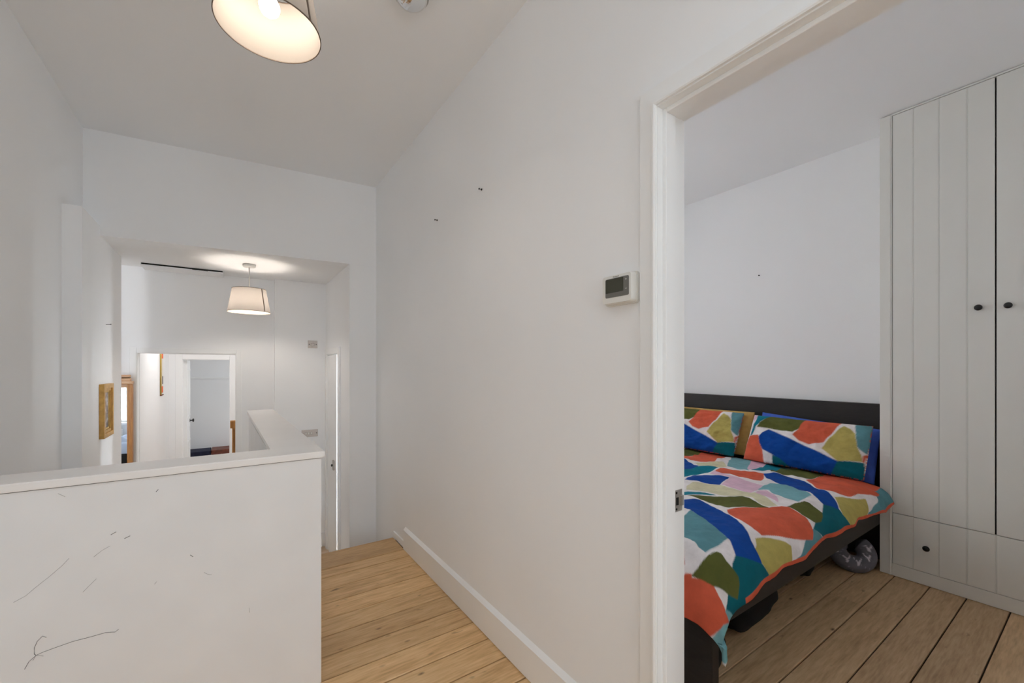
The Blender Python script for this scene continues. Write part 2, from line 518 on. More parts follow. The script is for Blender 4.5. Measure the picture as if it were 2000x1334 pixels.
# ---- wall behind the camera; its window is made up to let in daylight
struct(boxes('wall_front', [((-.91, -3.7, -.3), (-.50, -3.6, 3.0)), ((.75, -3.7, -.3), (1.04, -3.6, 3.0)), ((-.50, -3.7, -.3), (.75, -3.6, .75)), ((-.50, -3.7, 2.55), (.75, -3.6, 3.0))], M['wall']))
RX0, RX1, RY0, RY1 = -.68, .22, -1.15, -.05     # made-up rooflight above the camera, added to light the landing
struct(boxes('ceiling', [((-.91, RY1, CEIL), (1.13, 3.95, CEIL + .12)), ((-.91, -3.7, CEIL), (1.13, RY0, CEIL + .12)), ((-.91, RY0, CEIL), (RX0, RY1, CEIL + .12)), ((RX1, RY0, CEIL), (1.13, RY1, CEIL + .12))], M['ceiling']))
w6 = struct(boxes('added_rooflight', [((RX0, RY0, CEIL + .04), (RX0 + .04, RY1, CEIL + .14)), ((RX1 - .04, RY0, CEIL + .04), (RX1, RY1, CEIL + .14)), ((RX0 + .04, RY0, CEIL + .04), (RX1 - .04, RY0 + .04, CEIL + .14)), ((RX0 + .04, RY1 - .04, CEIL + .04), (RX1 - .04, RY1, CEIL + .14))], M['trim']))
box('pane', (RX0 + .04, RY0 + .04, CEIL + .10), (RX1 - .04, RY1 - .04, CEIL + .106), M['glass'], w6)
bmc = bmesh.new()
bm_prism(bmc, [(.95, 3.757), (.95, 4.9), (-.91, 4.9), (-.91, 3.919)], HCEIL + .001, HCEIL + .1)
for lo_, hi_ in [((-3.2, 1.0, HCEIL), (-.91, 4.9, HCEIL + .1)), ((.92, 3.98, HCEIL), (2.0, 5.3, HCEIL + .1)), ((-1.6, 4.86, 1.98), (.92, 8.9, 2.08)), ((.92, 7.0, 1.98), (1.7, 8.9, 2.08))]: bm_box(bmc, lo_, hi_)
struct(bm_obj('ceiling.001', bmc, M['ceiling']))
struct(box('ceiling.002', (1.13, -.25, BCEIL), (3.8, 3.6, BCEIL + .12), M['ceiling']))

# ---- lower hall walls
DR0, DR1, DRT = 4.03, 4.575, 1.44
struct(boxes('wall_hall_right', [((.827, 3.985, -.6), (.90, DR0, HCEIL)), ((.827, DR1, -.6), (.90, 4.70, HCEIL)), ((.827, DR0, DRT), (.90, DR1, HCEIL))], M['wall']))
struct(box('wall_hall_switch', (.362, 4.68, -.6), (.92, 4.86, HCEIL), M['wall']))
FX0, FX1, FT = -.662, .040, 1.424
struct(boxes('wall_hall_far', [((-3.2, 4.76, -.6), (FX0 - .012, 4.86, HCEIL)), ((FX1 + .012, 4.76, -.6), (.37, 4.86, HCEIL)), ((FX0 - .012, 4.76, FT + .012), (FX1 + .012, 4.86, HCEIL))], M['wall']))
# corridor
struct(boxes('wall_corridor', [((-.76, 4.86, -.6), (-.66, 6.95, 2.0)), ((.46, 4.86, -.6), (.56, 6.95, 2.0)),
      ((-1.6, 6.95, -.6), (-.532, 7.05, 2.0)), ((.0, 6.95, -.6), (1.7, 7.05, 2.0)), ((-.532, 6.95, 1.416), (.0, 7.05, 2.0))], M['wall']))
far = struct(boxes('wall_far_room', [((-1.6, 8.8, -.6), (1.7, 8.9, 2.0)), ((-1.7, 6.95, -.6), (-1.6, 8.9, 2.0)),
      ((1.6, 7.05, -.6), (1.7, 7.45, 2.0)), ((1.6, 8.35, -.6), (1.7, 8.8, 2.0)), ((1.6, 7.45, -.6), (1.7, 8.35, .35)), ((1.6, 7.45, 1.5), (1.7, 8.35, 2.0))], M['wall']))
box('picture_rail', (-1.6, 8.775, 1.11), (1.6, 8.8, 1.145), M['trim'], far, .004)
# room to the left of the hall, seen only in the mirror
struct(boxes('wall_left_room', [((-3.3, 1.1, -.6), (-3.2, 4.9, HCEIL)), ((-1.862, 1.1, -.6), (-.91, 1.2, HCEIL)), ((-3.2, 1.1, -.6), (-2.75, 1.2, HCEIL)), ((-2.75, 1.1, -.6), (-1.862, 1.2, .50)), ((-2.75, 1.1, 1.75), (-1.862, 1.2, HCEIL))], M['wall']))
# bathroom behind the side door
struct(boxes('wall_bathroom', [((1.90, 3.65, -.6), (2.0, 4.0, HCEIL)), ((1.90, 4.9, -.6), (2.0, 5.3, HCEIL)), ((1.90, 4.0, -.6), (2.0, 4.9, .35)), ((1.90, 4.0, 1.55), (2.0, 4.9, HCEIL)), ((.92, 5.2, -.6), (2.0, 5.3, HCEIL)), ((.90, 4.70, -.6), (.92, 5.3, HCEIL)), ((1.13, 3.62, -.6), (2.0, 3.72, HCEIL))], M['wall']))
# bedroom walls
struct(box('wall_bedroom_far', (3.70, -.25, -.1), (3.80, 3.6, 3.0), M['wall']))
struct(box('wall_bedroom_right', (1.13, -.26, -.1), (3.80, -.16, 3.0), M['wall']))
struct(boxes('wall_bedroom_left', [((1.13, 3.5, -.1), (1.30, 3.6, 3.0)), ((2.50, 3.5, -.1), (3.80, 3.6, 3.0)), ((1.30, 3.5, -.1), (2.50, 3.6, .8)), ((1.30, 3.5, 2.5), (2.50, 3.6, 3.0))], M['wall']))

# ---- windows: frame, sash bars and pane
def window(name, axis, at, a0, a1, z0, z1, inward, sill=True):
    """axis: the direction the pane runs in; at: plane coordinate"""
    def P(lo, hi, d0, d1):
        if axis == 'X': return ((lo[0], at + d0, lo[1]), (hi[0], at + d1, hi[1]))
        return ((at + d0, lo[0], lo[1]), (at + d1, hi[0], hi[1]))
    w = .035
    o = struct(boxes(name, [P((a0, z0), (a0 + w, z1), -.03, .03), P((a1 - w, z0), (a1, z1), -.03, .03), P((a0 + w, z0), (a1 - w, z0 + w), -.03, .03), P((a0 + w, z1 - w), (a1 - w, z1), -.03, .03)], M['trim']))
    m = (z0 + z1) / 2
    lo, hi = P((a0 + w, m - .02), (a1 - w, m + .02), -.02, .02)
    box('meeting_rail', lo, hi, M['trim'], o)
    c = (a0 + a1) / 2
    lo, hi = P((c - .012, z0 + w), (c + .012, z1 - w), -.012, .012)
    box('glazing_bar', lo, hi, M['trim'], o)
    for za, zb in ((z0 + w, m - .02), (m + .02, z1 - w)):
        for aa, ab in ((a0 + w, c - .012), (c + .012, a1 - w)):
            lo, hi = P((aa, za), (ab, zb), -.002, .002)
            box('pane', lo, hi, M['glass'], o)
    if sill:
        lo, hi = P((a0 - .05, z0 - .035), (a1 + .05, z0), min(0, inward * .14), max(0, inward * .14))
        box('window_sill', lo, hi, M['trim'], o, .005)
    return o
window('added_window_1', 'X', -3.65, -.50, .75, .75, 2.55, 1)  # added window, unseen behind the camera
window('window_2', 'X', 3.55, 1.30, 2.50, .8, 2.5, -1)
window('window_3', 'X', 1.15, -2.75, -1.862, .50, 1.75, 1)
window('added_window_4', 'Y', 1.65, 7.45, 8.35, .35, 1.5, -1)  # unseen side window added to light the far room
window('window_5', 'Y', 1.95, 4.0, 4.9, .35, 1.55, -1)

# ---- bedroom door frame: lining, stop, moulded architrave, strike plate
t1 = struct(boxes('trim_1', [((1.022, YL, 0), (XB + .004, YL + .015, DH + .015)), ((1.022, YR - .015, 0), (XB + .004, YR, DH + .015)), ((1.022, YR, DH), (XB + .004, YL, DH + .015))], M['trim']))
boxes('door_stop', [((1.046, YL - .013, 0), (1.090, YL, DH)), ((1.046, YR, 0), (1.090, YR + .013, DH)), ((1.046, YR + .013, DH - .013), (1.090, YL - .013, DH))], M['trim'], t1, .0015, 1)
def arch_profile(d):     # (offset outward from the opening, projection from the wall)
    return [(0, 0), (0, .026), (.004, .0285), (.010, .0285), (.014, .022), (.017, .0195), (.060, .0175), (.064, .012), (.066, 0)]
def architrave(parent, xs, sgn, yl, yr, top, z0=0):
    pr = arch_profile(0)
    n = len(pr)
    ring = []
    for (yy_, zz_, dy, dz) in ((yl, z0, 1, 0), (yl, top, 1, 1), (yr, top, -1, 1), (yr, z0, -1, 0)):
        ring.append([(xs - sgn * h, yy_ + dy * o, zz_ + dz * o) for o, h in pr])
    for a, b, nm in ((0, 1, 'architrave'), (1, 2, 'architrave'), (2, 3, 'architrave')):
        v = ring[a] + ring[b]
        f = [tuple(range(n)), tuple(range(2*n-1, n-1, -1))] + [(i, (i+1) % n, n+(i+1) % n, n+i) for i in range(n)]
        obj(nm, v, f, M['trim'], parent)
architrave(t1, XW, 1, YL + .002, YR - .002, DH + .004)
architrave(t1, XB, -1, YL + .002, YR - .002, DH + .004)
sp = box('strike_plate', (1.102, YL - .0015, .865), (1.140, YL, .93), M['steel'], t1)
box('latch_hole', (1.110, YL - .0022, .885), (1.122, YL - .0014, .908), M['void'], sp)
box('lip', (1.130, YL - .006, .882), (1.142, YL - .0012, .912), M['steel'], sp)
for z in (.873, .922):
    lathe('screw', [(0, 0), (.0035, 0), (.0035, -.0012), (0, -.0012)], M['void'], (1.112, YL - .0012, z), sp, 10, axis='Y')

# ---- skirting
def skirting_x(name, xs, y0, y1, h, th, parent=None):
    return extrude_y(name, [(xs - th, .003), (xs, .003), (xs, h + .018), (xs - th + .003, h + .003), (xs - th, h)], y0, y1, M['trim'], parent)
bs = struct(skirting_x('baseboard_right', XW, .822, 2.889, .139, .0175))
box('skirting_return', (1.031, 2.889, .002), (XW, 3.135, .048), M['trim'], bs, .001)
skirting_x('skirting_board', XW, -3.6, YR - .07, .139, .0175, bs)
struct(extrude_y('baseboard_hall', [(.812, HF), (.827, HF), (.827, HF + .15), (.812, HF + .135)], 4.64, 4.68, M['trim']))
struct(boxes('baseboard_hall_switch', [((.40, 4.665, HF), (.812, 4.68, HF + .14))], M['trim'], None, .003))
bb = struct(boxes('baseboard_bedroom', [((3.684, .9, 0), (3.70, 3.5, .14)), ((1.13, 3.484, 0), (3.684, 3.5, .14))], M['trim'], None, .003))

# ---- low wall guarding the stairs, with its coping
bml = bmesh.new()
bm_prism(bml, [(-.79, 1.862), (.311, 1.862), (.281, 3.935), (.121, 3.935), (.153, 2.012), (-.79, 2.012)], -.58, .9265)
lw = struct(bm_obj('wall_low', bml, M['low_wall']))
cap_pts = [(-.79, 1.850), (.324, 1.850), (.294, 3.95), (.108, 3.95), (.143, 2.020), (-.79, 2.020)]
prism('coping', cap_pts, .929, .955, M['cap'], lw, .003)
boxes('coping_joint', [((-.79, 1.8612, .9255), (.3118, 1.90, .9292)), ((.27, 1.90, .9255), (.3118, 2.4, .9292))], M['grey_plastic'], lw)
def hwp(x, y):   # pencil strokes on the landing face of the low wall, (x along, z up)
    return (x, 1.8615, y)
PENCIL_MARKS = [
 (1,[(-0.42,0.7),(-0.436,0.68),(-0.463,0.654),(-0.49,0.631),(-0.512,0.61),(-0.536,0.598)]),
 (0,[(-0.305,0.436),(-0.314,0.43),(-0.337,0.436),(-0.371,0.435),(-0.412,0.435),(-0.451,0.43),(-0.477,0.426),(-0.49,0.422),(-0.505,0.409),(-0.514,0.389)]),
 (0,[(-0.469,0.469),(-0.477,0.476),(-0.488,0.464),(-0.494,0.446),(-0.494,0.427),(-0.49,0.422)]),
 (1,[(-0.475,0.414),(-0.49,0.423),(-0.497,0.409)]),
 (2,[(-0.277,0.738),(-0.291,0.732)]),
 (2,[(-0.311,0.759),(-0.324,0.752)]),
 (1,[(-0.326,0.716),(-0.345,0.706),(-0.364,0.69)]),
 (2,[(-0.118,0.634),(-0.11,0.625)]),
 (2,[(-0.205,0.881),(-0.211,0.874)]),
 (1,[(-0.358,0.618),(-0.373,0.602),(-0.389,0.584)]),
 (1,[(-0.079,0.561),(-0.069,0.552),(-0.056,0.546)]),
 (1,[(-0.215,0.558),(-0.209,0.566)]),
 (1,[(-0.444,0.908),(-0.428,0.895)]),
 (1,[(0.059,0.388),(0.06,0.37)]),
]
for kind_, stroke in PENCIL_MARKS:
    tube('pencil_mark', [hwp(*c) for c in stroke], (.0008, .0006, .0012)[kind_], (M['pencil'], M['pencil_faint'], M['smudge'])[kind_], lw, 5)

# ================================================================== DOORS AND FRAMES OF THE LOWER HALL
def architrave_y(parent, yp, x0, x1, top, z0, w=.05, th=.018, mat=None):
    mat = mat or M['trim']
    box('architrave', (x0 - w, yp - th, z0), (x0, yp, top + w), mat, parent, .004)
    box('architrave', (x1, yp - th, z0), (x1 + w, yp, top + w), mat, parent, .004)
    box('architrave', (x0, yp - th, top), (x1, yp, top + w), mat, parent, .004)

t2 = struct(boxes('trim_2', [((FX0 - .012, 4.752, HF), (FX0, 4.868, FT + .012)), ((FX1, 4.752, HF), (FX1 + .012, 4.868, FT + .012)), ((FX0, 4.752, FT), (FX1, 4.868, FT + .012))], M['trim']))
architrave_y(t2, 4.76, FX0 - .004, FX1 + .004, FT + .004, HF, .045)
t3 = struct(boxes('trim_3', [((-.532, 6.94, HF), (-.52, 7.06, 1.416)), ((-.012, 6.94, HF), (.0, 7.06, 1.416)), ((-.52, 6.94, 1.404), (-.012, 7.06, 1.416))], M['trim']))
architrave_y(t3, 6.95, -.524, -.008, 1.408, HF, .07, .02)
t4 = struct(boxes('trim_4', [((.819, DR0, HF), (.905, DR0 + .012, DRT)), ((.819, DR1 - .012, HF), (.905, DR1, DRT)), ((.819, DR0 + .012, DRT - .012), (.905, DR1 - .012, DRT))], M['trim']))
boxes('door_stop', [((.863, DR1 - .045, HF), (.885, DR1 - .012, DRT - .012)), ((.863, DR0 + .012, DRT - .050), (.885, DR1 - .045, DRT - .012))], M['trim'], t4)
box('architrave', (.809, DR1 - .006, HF), (.827, DR1 + .055, DRT + .05), M['trim'], t4, .003)
box('architrave', (.809, DR0 - .055, HF), (.827, DR0 + .006, DRT + .05), M['trim'], t4, .003)
box('architrave', (.809, DR0 + .006, DRT - .006), (.827, DR1 - .006, DRT + .05), M['trim'], t4, .003)

def knob_x(name, x, y, z, r, sgn, mat, parent, stem=.02):
    """round knob on a face that looks along sgn*X"""
    pr = [(0, 0), (r*.95, 0), (r*.95, .003), (r*.35, .005), (r*.35, stem), (r*.8, stem+.004), (r, stem+.011), (r*.85, stem+.018), (r*.4, stem+.022), (0, stem+.023)]
    return lathe(name, [(a, sgn*b) for a, b in pr], mat, (x, y, z), parent, 24, axis='X')

# panelled door standing open into the far room
d3 = struct(box('door_3', (-.521, 7.06, HF + .008), (-.481, 7.56, 1.40), M['trim'], None, .002))
for z0, z1 in ((-.42, .30), (.62, 1.28)):
    for a, b in ((7.13, 7.29), (7.33, 7.49)):
        boxes('moulded_panel', [((-.481, a, z0), (-.474, b, z0 + .02)), ((-.481, a, z1 - .02), (-.474, b, z1)), ((-.481, a, z0 + .02), (-.474, a + .02, z1 - .02)), ((-.481, b - .02, z0 + .02), (-.474, b, z1 - .02))], M['trim'], d3)
kk = knob_x('door_knob', -.481, 7.50, .545, .026, 1, M['black'], d3, .028)
kk['label'] = 'round black door knob'
box('lock_plate', (-.4812, 7.47, .40), (-.478, 7.53, .47), M['trim'], d3)

# flush door left ajar in the side of the lower hall
d2 = struct(prism('door_2', [(.822, 4.558), (.812, 4.086), (.848, 4.084), (.858, 4.556)], HF + .01, DRT - .02, M['trim'], None, .0015))
lk = prism('lock_case', [(.8165, 4.225), (.8155, 4.175), (.799, 4.176), (.800, 4.226)], .33, .42, M['steel'], d2, .002)
lathe('latch_knob', [(0, 0), (.011, 0), (.012, -.010), (.006, -.014), (0, -.014)], M['black'], (.800, 4.20, .375), lk, 16, axis='X')
for z in (.28, -.30, -.40):
    box('hinge', (.826, 4.078, z - .02), (.838, 4.0845, z + .02), M['black'], d2)

# bedroom door folded back against the wall, out of the doorway
d1 = struct(box('door_1', (1.15, -.105, .008), (1.91, -.068, 2.04), M['trim'], None, .002))
for z0, z1 in ((.2, .85), (1.05, 1.85)):
    for a, b in ((1.24, 1.48), (1.58, 1.82)):
        boxes('moulded_panel', [((a, -.068, z0), (b, -.061, z0 + .025)), ((a, -.068, z1 - .025), (b, -.061, z1)), ((a, -.068, z0 + .025), (a + .025, -.061, z1 - .025)), ((b - .025, -.068, z0 + .025), (b, -.061, z1 - .025))], M['trim'], d1)

# ================================================================== PENDANT LAMPS
M['bulb'] = emitter('lit_bulb', (255, 242, 229), 56)
M['bulb_hall'] = emitter('lit_bulb_hall', (255, 242, 229), 130)
def pendant(x, y, ceil, drop, label, bulbmat):
    t = thing('pendant_lamp', label, 'lamp', (x, y, ceil), 'matching fabric pendant lamps')
    zb = ceil - drop; zt = zb + .195
    rb, rt = .1555, .1225
    lathe('ceiling_rose', [(0, 0), (.048, 0), (.048, -.012), (.044, -.022), (.012, -.026), (0, -.026)], M['plastic'], (x, y, ceil), t, 32)
    tube('cord', [(x, y, ceil - .024), (x, y, zt - .005)], .0042, M['plastic'], t)
    sh = lathe('lamp_shade', [(rb, zb), (rb + (rt-rb)*.5, (zb+zt)/2), (rt, zt)], M['shade'], (x, y, 0), t, 64)
    def ring(name, r, z, h):
        return lathe(name, [(r - .0012, z - h), (r + .0016, z - h), (r + .0016, z + h), (r - .0012, z + h), (r - .0012, z - h)], M['shade_trim'], (x, y, 0), sh, 64)
    ring('lower_edge_tape', rb, zb + .001, .0016)
    ring('upper_edge_tape', rt, zt - .001, .0020)
    a = R(-47)
    ca, sa = math.cos(a), math.sin(a)
    ta, tb = -sa, ca
    w = .0042
    v = []
    for r, z in ((rb + .0012, zb), (rt + .0012, zt)):
        for s in (-1, 1):
            for e in (0, .0012):
                v.append((x + ca*(r+e) + s*w*ta, y + sa*(r+e) + s*w*tb, z))
    obj('seam_tape', v, [(0,2,3,1),(4,5,7,6),(0,1,5,4),(2,6,7,3),(1,3,7,5),(0,4,6,2)], M['shade_trim'], sh)
    bmr = bmesh.new()
    for k in range(3):
        an = k * 2 * PI / 3 + .4
        bm_tube(bmr, [(x + .02*math.cos(an), y + .02*math.sin(an), zt - .012), (x + (rt-.001)*math.cos(an), y + (rt-.001)*math.sin(an), zt - .003)], .0016, 6)
    bm_obj('shade_carrier', bmr, M['plastic'], t)
    lathe('lamp_holder', [(0, zt - .002), (.010, zt - .002), (.019, zt - .012), (.021, zt - .055), (.017, zt - .062), (0, zt - .062)], M['plastic'], (x, y, 0), t, 24)
    zc = zb + .075
    pr = [(0, zc - .031)]
    for k in range(1, 10):
        an = -PI/2 + k * (PI*.80) / 10
        pr.append((.031*math.cos(an), zc + .031*math.sin(an)))
    pr += [(.017, zc + .035), (.0135, zc + .052), (.0135, zt - .060), (0, zt - .060)]
    lathe('light_bulb', pr, bulbmat, (x, y, 0), t, 20)
    return t
pendant(.108, 1.600, CEIL, .425, 'cream fabric pendant lamp hanging low over the landing with its bulb showing', M['bulb'])
pendant(.132, 4.144, HCEIL, .403, 'cream fabric pendant lamp with brown seam over the lower hall', M['bulb_hall'])

# chrome dome on the landing ceiling
cx, cyy = .625, 1.668
cd = thing('chrome_ceiling_dome', 'mirror-bright chrome dome fixed to the landing ceiling', 'ceiling dome', (cx, cyy, CEIL))
lathe('dome', [(.0, -.046), (.02, -.0445), (.038, -.039), (.054, -.029), (.064, -.016), (.067, -.004), (.067, 0)], M['chrome'], (cx, cyy, CEIL), cd, 48)
lathe('rim', [(.064, 0), (.072, 0), (.072, -.004), (.067, -.006), (.064, -.004)], M['steel'], (cx, cyy, CEIL), cd, 48)

# corridor ceiling light out of sight above the doorway
cl = thing('ceiling_light', 'round flush ceiling light in the far corridor', 'ceiling light', (-.25, 5.65, 1.98))
lathe('base', [(0, 0), (.12, 0), (.12, -.02), (0, -.02)], M['plastic'], (-.25, 5.65, 1.98), cl, 32)
lathe('diffuser', [(0, -.075), (.05, -.07), (.09, -.055), (.11, -.02), (0, -.02)], emitter('lit_diffuser', (255, 250, 246), 44), (-.25, 5.65, 1.98), cl, 32)

# ================================================================== THERMOSTAT AND SMALL WALL THINGS
th = thing('wall_thermostat', 'white wall thermostat with grey screen beside the door frame', 'thermostat', (XW, .896, 1.5))
plate_x('back_plate', 1.030, XW, .832, .962, 1.500, 1.598, .010, M['plastic'], th)
bd = plate_x('body', 1.008, 1.030, .836, .958, 1.503, 1.596, .012, M['plastic'], th, .003)
sc = plate_x('display', 1.0072, 1.0082, .8465, .942, 1.5235, 1.5840, .005, M['grey_plastic'], th)
plate_x('lcd', 1.0066, 1.0074, .8680, .9405, 1.5385, 1.5825, .0025, M['screen'], sc)
boxes('plus_mark', [((1.0066, .8545, 1.5730), (1.0074, .8605, 1.5742)), ((1.0066, .8569, 1.5706), (1.0074, .8581, 1.5766))], M['plastic'], sc)
box('minus_mark', (1.0066, .8545, 1.5440), (1.0074, .8605, 1.5453), M['plastic'], sc)
fc = bpy.data.curves.new('lettering_curve', 'FONT'); fc.body = 'Honeywell'; fc.size = .0056; fc.align_x = 'CENTER'; fc.extrude = .0002
fo = bpy.data.objects.new('lettering_tmp', fc); COL.objects.link(fo)
dg = bpy.context.evaluated_depsgraph_get()
tm = bpy.data.meshes.new_from_object(fo.evaluated_get(dg)); bpy.data.objects.remove(fo)
tm.transform(Matrix.Translation((1.0078, .899, 1.5866)) @ Matrix(((0, 0, -1, 0), (-1, 0, 0, 0), (0, 1, 0, 0), (0, 0, 0, 1))))
tm.materials.clear(); tm.materials.append(M['lettering'])
link(bpy.data.objects.new('lettering', tm), bd)

def wall_screw(name, label, x, y, z, sx, length, mat):
    """a plug and the screw left standing in it"""
    t = thing(name, label, 'screw', (x, y, z))
    lathe('plug', [(0, 0), (.0050, 0), (.0050, sx*.002), (0, sx*.002)], mat, (x, y, z), t, 12, axis='X')
    tube('shank', [(x, y, z), (x + sx*length, y, z)], .0016, mat, t)
    lathe('head', [(0, 0), (.0045, 0), (.0040, sx*.003), (0, sx*.003)], mat, (x + sx*length, y, z), t, 12, axis='X')
    return t
wall_screw('wall_screw', 'dark screw in the long landing wall, the one closer to the bedroom door', XW, 1.799, 2.191, -1, .014, M['void'])
wall_screw('wall_screw.001', 'dark screw in the long landing wall, the one closer to the steps', XW, 2.338, 2.196, -1, .014, M['void'])
wall_screw('wall_nail', 'small dark nail in the bare wall above the headboard', 3.70, 1.722, 2.08, -1, .008, M['void'])
hk = thing('picture_hook', 'empty dark picture pin above the gilt frame', 'hook', (-.708, 3.925, 1.598))
tube('pin', [(-.708, 3.925, 1.596), (-.682, 3.925, 1.599)], .0018, M['void'], hk)
lathe('head', [(0, 0), (.0035, 0), (.0035, .002), (0, .002)], M['void'], (-.683, 3.925, 1.599), hk, 10, axis='X')

# switch plates on the pale hall wall
def plate_y(name, label, cat, x0, x1, z0, z1, kind):
    t = thing(name, label, cat, ((x0+x1)/2, 4.68, z0))
    box('plate', (x0, 4.672, z0), (x1, 4.68, z1), M['switch'], t, .0025)
    cxm = (x0+x1)/2; czm = (z0+z1)/2
    for s in (x0 + .012, x1 - .012):
        lathe('screw', [(0, 0), (.0042, 0), (.0042, -.0015), (0, -.0015)], M['void'], (s, 4.672, czm), t, 10, axis='Y')
    if kind == 'switch':
        for k in (-1.4, -.4, .6):
            box('rocker', (cxm + k*.026 - .006, 4.667, czm - .012), (cxm + k*.026 + .006, 4.672, czm + .012), M['plastic'], t, .002)
            box('rocker_gap', (cxm + k*.026 - .0075, 4.6712, czm - .0135), (cxm + k*.026 + .0075, 4.6722, czm + .0135), M['grey_plastic'], t)
    else:
        lathe('outlet', [(0, 0), (.02, 0), (.018, -.006), (.008, -.007), (0, -.007)], M['switch'], (cxm, 4.672, czm - .003), t, 24, axis='Y')
    return t
plate_y('light_switch', 'metal three-gang light switch plate above the low wall coping', 'switch', .597, .748, .590, .664, 'switch')
plate_y('flex_outlet', 'square metal outlet plate high on the hall wall', 'outlet', .655, .745, 1.500, 1.578, 'outlet')

# loft hatch in the hall ceiling
lh = thing('loft_hatch', 'white loft hatch with a dark gap along its edge in the hall ceiling', 'hatch', (-.335, 4.65, HCEIL))
box('hatch_panel', (-.615, 4.560, HCEIL - .022), (-.055, 4.755, HCEIL - .011), M['ceiling'], lh, .001)
box('shadow_gap', (-.612, 4.563, HCEIL - .011), (-.058, 4.755, HCEIL), M['void'], lh)
box('catch', (-.275, 4.556, HCEIL - .015), (-.165, 4.562, HCEIL - .005), M['black'], lh)

# ================================================================== GILT PICTURE AND CANVAS
gp = thing('framed_picture', 'small picture in a deep gilt frame on the pale wall', 'picture', (-.708, 3.876, .83))
y0, y1, z0, z1 = 3.742, 4.010, .832, 1.190
def frame_ring(name, y0, y1, z0, z1, w, xa, xb, mat, parent):
    boxes(name, [((xa, y0, z0), (xb, y0 + w, z1)), ((xa, y1 - w, z0), (xb, y1, z1)), ((xa, y0 + w, z0), (xb, y1 - w, z0 + w)), ((xa, y0 + w, z1 - w), (xb, y1 - w, z1))], mat, parent, .002)
frame_ring('outer_moulding', y0, y1, z0, z1, .030, -.708, -.682, M['brass'], gp)
frame_ring('inner_moulding', y0 + .030, y1 - .030, z0 + .030, z1 - .030, .018, -.706, -.690, M['brass'], gp)
frame_ring('sight_edge', y0 + .048, y1 - .048, z0 + .048, z1 - .048, .012, -.706, -.697, plain('gilt_mount', (196, 164, 96), .5, var=.1, scale=30), gp)
def picture_mat():
    m, nt, b = new_mat('grey_sketch')
    tc = N(nt, 'ShaderNodeTexCoord')
    nz = N(nt, 'ShaderNodeTexNoise'); nz.inputs['Scale'].default_value = 22; nz.inputs['Detail'].default_value = 5
    cr = N(nt, 'ShaderNodeValToRGB')
    e = cr.color_ramp.elements
    e[0].position = .35; e[0].color = lin(96, 86, 80)
    e[1].position = .62; e[1].color = lin(206, 200, 200)
    k = e.new(.5); k.color = lin(150, 138, 132)
    nt.links.new(tc.outputs['Object'], nz.inputs['Vector']); nt.links.new(nz.outputs['Fac'], cr.inputs['Fac']); nt.links.new(cr.outputs['Color'], b.inputs['Base Color'])
    b.inputs['Roughness'].default_value = .4
    return m
box('picture', (-.706, y0 + .060, z0 + .060), (-.701, y1 - .060, z1 - .060), picture_mat(), gp)

cv = thing('wall_canvas', 'narrow painted canvas with orange top on the bright corridor wall', 'painting', (-.66, 6.28, .98))
box('canvas', (-.6595, 6.125, 1.00), (-.650, 6.30, 1.62), plain('canvas_white', (228, 222, 212), .8), cv)
op = plain('orange_paint', (232, 104, 52), .7)
box('painted_patch', (-.6502, 6.127, 1.405), (-.649, 6.298, 1.62), op, cv)
box('painted_patch', (-.6502, 6.127, 1.012), (-.649, 6.290, 1.085), op, cv)
box('painted_mark', (-.6502, 6.22, 1.11), (-.649, 6.29, 1.20), plain('dark_paint', (60, 45, 42), .7), cv)
tube('side_batten', [(-.652, 6.118, .99), (-.652, 6.118, 1.63)], .0075, plain('gold_batten', (176, 146, 56), .45), cv, 8)
tube('bottom_rod', [(-.652, 6.11, .985), (-.652, 6.31, .985)], .0078, M['rust'], cv, 10)

# ================================================================== PIER MIRROR AND WHAT IT SHOWS
mr = thing('standing_mirror', 'tall pine framed mirror with cornice at the end of the hall', 'mirror', (-.676, 4.655, HF), rz=0)
MW, MT = .56, 1.163
def mbox(name, a0, a1, d0, d1, z0, z1, mat, parent=mr, bevel=.002):
    return box(name, (-.676 - a1, 4.655 + d0, z0), (-.676 - a0, 4.655 + d1, z1), mat, parent, bevel)
mbox('stile', 0, .034, -.012, .020, HF, MT, M['pine'])
mbox('stile', MW - .034, MW, -.012, .020, HF, MT, M['pine'])
mbox('bottom_rail', .034, MW - .034, -.012, .020, HF, HF + .12, M['pine'])
mbox('top_rail', .034, MW - .034, -.010, .020, MT - .03, MT, M['pine_moulding'])
mbox('cornice', -.004, MW + .004, -.030, .022, MT, MT + .026, M['pine_moulding'], mr, .006)
mbox('cornice', .012, MW - .012, -.018, .022, MT + .026, MT + .050, M['pine_moulding'], mr, .005)
mbox('cornice', .016, MW - .016, -.022, .022, MT + .055, MT + .078, M['pine_moulding'], mr, .004)
mbox('cornice_groove', .018, MW - .018, -.012, .020, MT + .049, MT + .056, M['void'], mr, 0)
mbox('mirror_glass', .030, MW - .030, -.004, .002, HF + .10, MT - .02, M['mirror'], mr, 0)
mbox('back_board', .010, MW - .010, .004, .022, HF + .02, MT, M['pine'], mr, 0)
mr.rotation_euler = (0, 0, R(-5))

